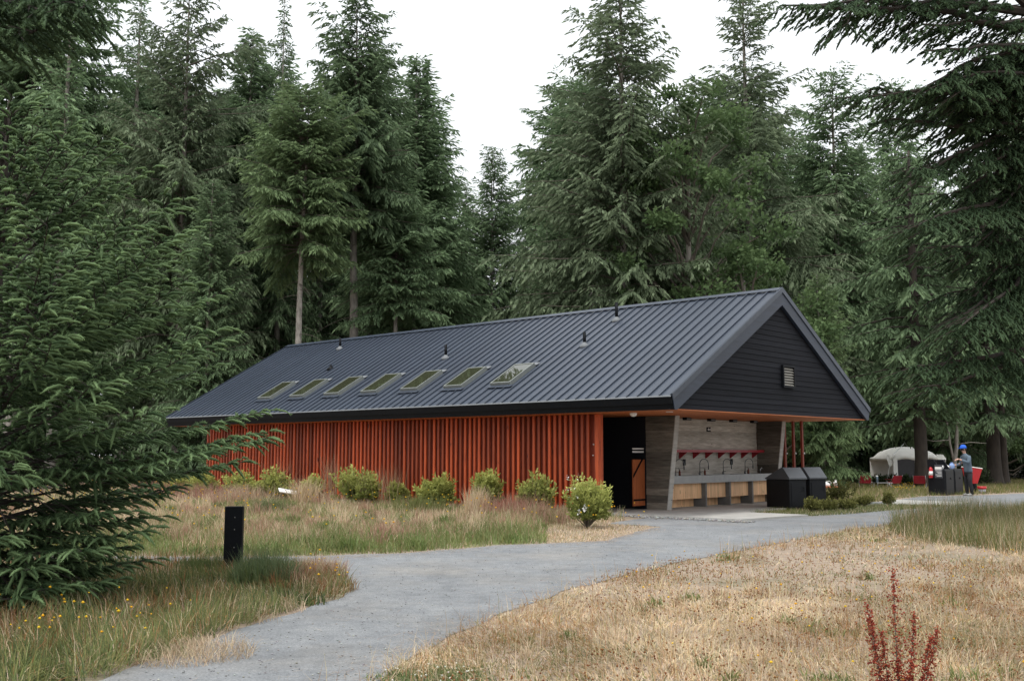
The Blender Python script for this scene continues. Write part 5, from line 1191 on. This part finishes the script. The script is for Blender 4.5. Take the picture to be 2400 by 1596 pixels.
def wtuft(px, v, r, m_, hh, cols, w_, lean, wd, pyy=1150):
    c = onv(px * D, pyy * D, v); a = rng.uniform(0, 6.28, m_); q = rng.random(m_) * r; cc = pal(cols, w_, m_, rng)
    return blades(c.x + np.cos(a) * q, c.y + np.sin(a) * q, rng.uniform(.55, 1.0, m_) * hh, np.full(m_, wd), rng.uniform(*lean, m_), cc, rng, 2)
parts += [wtuft(1098, -2.0, .3, 420, .85, [STRAW, (.55, .42, .26)], [2, 2], (.05, .5), .010), wtuft(700, -1.0, .45, 500, 1.0, [STRAW, (.55, .42, .26), TAN], [2, 2, 1], (.15, .85), .011), wtuft(830, -.2, .5, 420, 1.15, [STRAW, TAN, (.24, .22, .1)], [2, 2, 2], (.05, .6), .012), wtuft(760, -.2, .3, 120, 1.7, [TAN, (.35, .2, .12)], [1, 1], (.05, .35), .009), wtuft(640, .1, .4, 160, 1.5, [TAN, (.35, .2, .12)], [1, 1], (.05, .4), .010),
          wtuft(900, .0, .5, 160, 1.35, [(.3, .16, .09), TAN], [1, 1], (.05, .4), .008), wtuft(1180, -1.5, .9, 900, .7, [PINK, (.36, .16, .12), TAN], [3, 2, 1], (.1, .6), .007), wtuft(1250, -2.5, .7, 600, .55, [PINK, TAN, OLIVE], [3, 2, 2], (.1, .6), .008), wtuft(960, -2.5, .9, 1000, .6, [(.15, .18, .06), OLIVE], [3, 2], (.1, .6), .010), wtuft(560, -1.6, 1.2, 900, .7, [PINK, TAN, STRAW], [2, 2, 2], (.1, .6), .009), wtuft(460, -2, 1.4, 900, .75, [PINK, (.40, .22, .18), OLIVE], [3, 2, 1], (.1, .6), .009), wtuft(380, -1, 1.4, 900, .8, [PINK, (.40, .22, .18), OLIVE], [3, 2, 1], (.1, .6), .009), wtuft(620, -4.2, .5, 700, .55, [(.17, .2, .09), (.14, .17, .07)], [2, 2], (.3, .9), .010)]
kk = rng.choice(len(x), 330, replace=False)
for i in kk:
    st = (2, 3, 2)[rng.integers(3)] if ed[i] < 2.0 and rng.random() < .75 else rng.integers(4); m_ = int(rng.integers(60, 130)); a = rng.uniform(0, 6.28, m_); q = rng.random(m_) * rng.uniform(.12, .45)
    if ed[i] < .3 or dryend[i]: continue
    cols = [[STRAW, (.66, .53, .35)], [PINK, (.42, .24, .18), TAN], [(.15, .20, .06), (.20, .24, .09)], [(.10, .14, .05), OLIVE]][st]; hh = (rng.uniform(.35, .7), rng.uniform(.3, .55), rng.uniform(.18, .36), rng.uniform(.15, .32))[st]
    parts.append(blades(x[i] + np.cos(a) * q, y[i] + np.sin(a) * q, rng.uniform(.5, 1, m_) * hh, np.full(m_, (.009, .008, .022, .018)[st]), rng.uniform(.1, .9, m_), pal(cols, [1] * len(cols), m_, rng), rng, 2))
grass_obj('tall_meadow_grass', parts, 'tall pinkish and green meadow grass in front of the red wall')
# --- verge by bins and camp grass
cv = [tuple(q) for q in G([(1720, 1181), (1870, 1189), (1960, 1184), (2050, 1176), (2140, 1170), (2190, 1166), (2050, 1162), (1900, 1165), (1790, 1172)])]
x, y = scatter(cv, lambda x, y: np.full(len(x), 900.), rng, [PADP], edge=.04); v_, u_ = house_uv(x, y); n = len(x)
parts = [blades(x, y, rng.uniform(.05, .14, n), np.full(n, .010), rng.uniform(.2, .9, n), pal([GREEN, (.14, .17, .06), OLIVE, STRAW], [3, 3, 2, 1.2], n, rng), rng, 1)]
cg = [tuple(q) for q in G([(1895, 1172), (2060, 1150), (2130, 1142), (2240, 1139), (2358, 1134), (2600, 1132), (2600, 1104), (1895, 1104)])]
x, y = scatter(cg, lambda x, y: np.where((np.abs(x) / y < .6), 150., 0), rng, [PADP, PATH], edge=.15); n = len(x); g = vnoise(x, y, .4, 41)
col = pal([(.16, .17, .055), OLIVE, (.22, .22, .08), TAN, GREEN], [3, 3, 2, 2, 2], n, rng)
parts.append(blades(x, y, rng.uniform(.06, .22, n) * (.6 + .8 * g), np.full(n, .022), rng.uniform(.1, .7, n), col, rng, 1))
grass_obj('camp_grass', parts, 'rough yellow-green grass around the bins and the camp')

# --- flowers and seed heads
def heads(x, y, z, r, cols, w_, rng, squash=.7):
    n = len(x); c = np.stack([x, y, z], 1); o6 = np.array([(1, 0, 0), (0, 1, 0), (-1, 0, 0), (0, -1, 0), (0, 0, squash), (0, 0, -squash)])
    v = (c[:, None, :] + o6[None] * r[:, None, None] * rng.uniform(.75, 1.25, (n, 6, 1))).reshape(-1, 3)
    f8 = np.array([(0, 1, 4), (1, 2, 4), (2, 3, 4), (3, 0, 4), (1, 0, 5), (2, 1, 5), (3, 2, 5), (0, 3, 5)]); f = (np.arange(n)[:, None, None] * 6 + f8[None]).reshape(-1, 3)
    return v, f, np.repeat(pal(cols, w_, n, rng), 6, 0)
def stems(x, y, z, rng, col=(.13, .16, .06), wd=.003): 
    n = len(x); return blades(x, y, z, np.full(n, wd), np.zeros(n) + .02, pal([col], [1], n, rng), rng, 1)
def flower_obj(name, parts, label, cat='flowers'):
    v, f, c = join(parts); o = obj_of(name, np_mesh(name, v, f, 'flower', None, c)); tag(o, label, cat, kind='stuff')
YEL = [(.75, .48, .03), (.7, .38, .02)]
x, y = scatter(iv, lambda x, y: np.where((x / np.maximum(y, .1) > -.6) & (y > 5.5), 7., 0) * (vnoise(x, y, .6, 51) > .42), rng, [PATH]); zc = rng.uniform(.18, .34, len(x))
px_ = [(20, 1470), (40, 1480), (85, 1478), (95, 1445), (88, 1452), (120, 1450), (135, 1447), (178, 1450), (195, 1448), (55, 1460), (110, 1478), (265, 1425), (270, 1432), (300, 1420), (340, 1415), (345, 1440), (390, 1412), (230, 1490)]
fx = [gnd(a * D, (b_ + 55) * D) for a, b_ in px_]; x = np.concatenate([x, [q.x for q in fx]]); y = np.concatenate([y, [q.y for q in fx]]); zc = np.concatenate([zc, np.full(len(fx), .27)])
parts = [heads(x, y, zc, rng.uniform(.009, .019, len(x)), YEL, [2, 1], rng), stems(x, y, zc, rng)]
flower_obj('yellow_flowers', parts, 'yellow wildflowers scattered over the left verge')
x, y = scatter(rm, lambda x, y: np.where(fr(x, y) & (y > 4.5) & (y < 16), 2.4 * (x > 1), 0) + 0., rng, [PATH]); zc = rng.uniform(.1, .22, len(x)); parts = [heads(x, y, zc, rng.uniform(.009, .016, len(x)), YEL, [2, 1], rng), stems(x, y, zc, rng)]
flower_obj('yellow_flowers', parts, 'yellow wildflowers dotted through the dry right meadow')
x, y = scatter(rm, lambda x, y: np.where(fr(x, y) & (y > 4.5) & (y < 15), 75., 0) * (vnoise(x, y, .8, 61) > .40), rng, [PATH]); zc = rng.uniform(.05, .13, len(x)); parts = [heads(x, y, zc, rng.uniform(.006, .010, len(x)), [(.22, .085, .03), (.28, .13, .05), (.15, .06, .025)], [2, 2, 1], rng, 1.0), stems(x, y, zc, rng, (.3, .22, .1), .002)]
flower_obj('clover_seed_heads', parts, 'brown dried clover heads in the right meadow', 'seed heads')
wc = [tuple(q) for q in G([(880, 1560), (960, 1540), (1080, 1545), (1100, 1600), (900, 1600)])]
x, y = scatter(wc, lambda x, y: np.full(len(x), 60.), rng); zc = rng.uniform(.04, .08, len(x)); parts = [heads(x, y, zc, rng.uniform(.007, .012, len(x)), [(.7, .68, .6)], [1], rng), stems(x, y, zc, rng)]
n = 1500; q = rng.choice(len(x), n); parts.append(blades(x[q] + rng.normal(0, .08, n), y[q] + rng.normal(0, .08, n), rng.uniform(.03, .08, n), np.full(n, .012), rng.uniform(.3, 1, n), pal([(.12, .17, .06), (.15, .2, .08)], [1, 1], n, rng), rng, 1))
flower_obj('white_clover', parts, 'patch of white clover at the track edge in the bottom foreground')
x, y = scatter(mbp, lambda x, y: np.where((x / np.maximum(y, .1) > -.6), 1.6, 0) + 0., rng, [PATH]); zc = rng.uniform(.3, .6, len(x)); parts = [heads(x, y, zc, rng.uniform(.014, .022, len(x)), YEL, [2, 1], rng), stems(x, y, zc, rng)]
cy = [tuple(q) for q in G([(2050, 1135), (2130, 1134), (2130, 1118), (2050, 1120)])]; x, y = scatter(cy, lambda x, y: np.full(len(x), 9.), rng, [PATH]); zc = rng.uniform(.08, .24, len(x)); parts += [heads(x, y, zc, rng.uniform(.014, .026, len(x)), YEL, [2, 1], rng), stems(x, y, zc, rng, wd=.01)]
flower_obj('yellow_flowers', parts, 'yellow wildflowers in the grass by the wall and the camp')

# red dock in the right foreground
def dock(px, py, d, label, sc=1.0, nst=9, seed=1):
    rng = np.random.default_rng(seed); p = at(px, 1062, d); e = empty('red_dock', (p.x, p.y, 0), 0, label, 'plant'); mb = MB(); parts = []
    for i in range(nst):
        if i == 0: off, hgt, lean = 0, .90, 0.0
        else: off = (i - (nst) / 2) * .03; hgt = rng.uniform(.45, .74); lean = (i - nst / 2 + .3) * .042 + rng.normal(0, .02)
        ya = rng.normal(0, .06); P = [np.array([off * 0.3 + lean * t ** .8, ya * t, hgt * t]) * sc for t in np.linspace(0, 1, 6)]; mb.tube([tuple(q) for q in P], [.006 * sc, .005, .004, .003, .0025, .0015], 5, False)
        t = np.linspace(.22 if i else .3, 1, 44); c = np.stack([np.interp(t, np.linspace(0, 1, 6), [q[k] for q in P]) for k in range(3)], 1)
        m_ = 9; c = np.repeat(c, m_, 0); tt = np.repeat(t, m_); rad = (.034 * (1.15 - tt) + .006) * (.4 + .6 * (np.sin(tt * 70) > -.3)); c += rng.normal(0, 1, c.shape) * rad[:, None] * np.array([1, 1, .7])
        parts.append(heads(c[:, 0], c[:, 1], c[:, 2], rng.uniform(.004, .008, len(c)), [(.31, .055, .032), (.38, .085, .045), (.22, .028, .02), (.44, .17, .08)], [3, 2, 2, 1], rng))
    stuff(mb.build('stems', 'twig', e)); v, f, c = join(parts); stuff(obj_of('seed_clusters', np_mesh('seed_clusters', v, f, 'flower', None, c), e))
    rg2 = np.random.default_rng(seed + 5); n = 24; a = rg2.uniform(0, 6.28, n); v, f, c = blades(np.cos(a) * .04, np.sin(a) * .04, rg2.uniform(.12, .28, n), np.full(n, .03), rg2.uniform(.4, 1, n), pal([(.17, .19, .07), (.25, .13, .06)], [2, 1], n, rg2), rg2, 2); stuff(obj_of('leaves', np_mesh('leaves', v, f, 'blades', None, c), e))
dock(2085, 1330, 5.55, 'red seeding dock plant standing tall in the right foreground meadow')
# loose pebbles by the slab edge and along the track
def pebbles(name, pts, rad, label, seed):
    rng = np.random.default_rng(seed); x, y = pts; n = len(x); v, f, c = heads(x, y, rad * .35 + .006, rad, [(.30, .30, .30), (.22, .22, .22), (.45, .44, .42), (.34, .31, .27)], [3, 2, 2, 1], rng, .6)
    o = obj_of(name, np_mesh(name, v, f, 'flower', None, c)); tag(o, label, 'gravel', kind='stuff')
rng = np.random.default_rng(91)
q = np.array([loc2w(1.02 + a, b_).xy for a, b_ in zip(rng.normal(-.12, .14, 900), rng.uniform(-1.4, 4.5, 900))]); k = q[:, 1] > 0
pebbles('edge_pebbles', (q[k, 0], q[k, 1]), rng.uniform(.012, .04, k.sum()), 'pale pebbles along the concrete apron edge', 1)
x, y = scatter(PATH, lambda x, y: np.where(fr(x, y) & (y > 5) & (y < 22), np.clip(60 * (8 / np.maximum(y, 6)) ** 2, 4, 70), 0), rng, house=False); pebbles('track_pebbles', (x, y), rng.uniform(.004, .011, len(x)), 'loose small stones scattered over the gravel track', 2)
x, y = scatter(PATH, lambda x, y: np.where(fr(x, y) & (y > 5) & (y < 18), 9., 0), rng, house=False); n = len(x)
v, f, c = blades(x, y, rng.uniform(.03, .14, n), np.full(n, .003), np.full(n, 3.0), pal([STRAW, TAN], [1, 1], n, rng), rng, 1, z=.009)
e0 = rng.integers(0, len(E_) - 2, 2600); tt = rng.random(2600); ex = E_[e0] + (E_[e0 + 1] - E_[e0]) * tt[:, None]; ex[:, 1] -= np.abs(rng.normal(0, .35, 2600)); m_ = 2600
l0 = np.array([tuple(q) for q in lower]); e1 = rng.integers(0, len(l0) - 4, 2600); ex2 = l0[e1] + (l0[e1 + 1] - l0[e1]) * rng.random(2600)[:, None]; ex2[:, 0] -= np.abs(rng.normal(0, .25, 2600)); ex = np.concatenate([ex, ex2]); m_ = len(ex)
v2, f2, c2 = blades(ex[:, 0], ex[:, 1], rng.uniform(.02, .07, m_), .004 * np.maximum(1, ex[:, 1] / 9), np.full(m_, 2.0), pal([STRAW, TAN, (.30, .2, .13), (.34, .24, .2)], [1, 1, 1, 1], m_, rng), rng, 1, z=.009)
v, f, c = join([(v, f, c), (v2, f2, c2)])
v[:, 2] = np.minimum(v[:, 2], .016); o = obj_of('straw_litter', np_mesh('straw_litter', v, f, 'blades', None, c)); tag(o, 'dry straw bits lying on the gravel track', 'litter', kind='stuff')
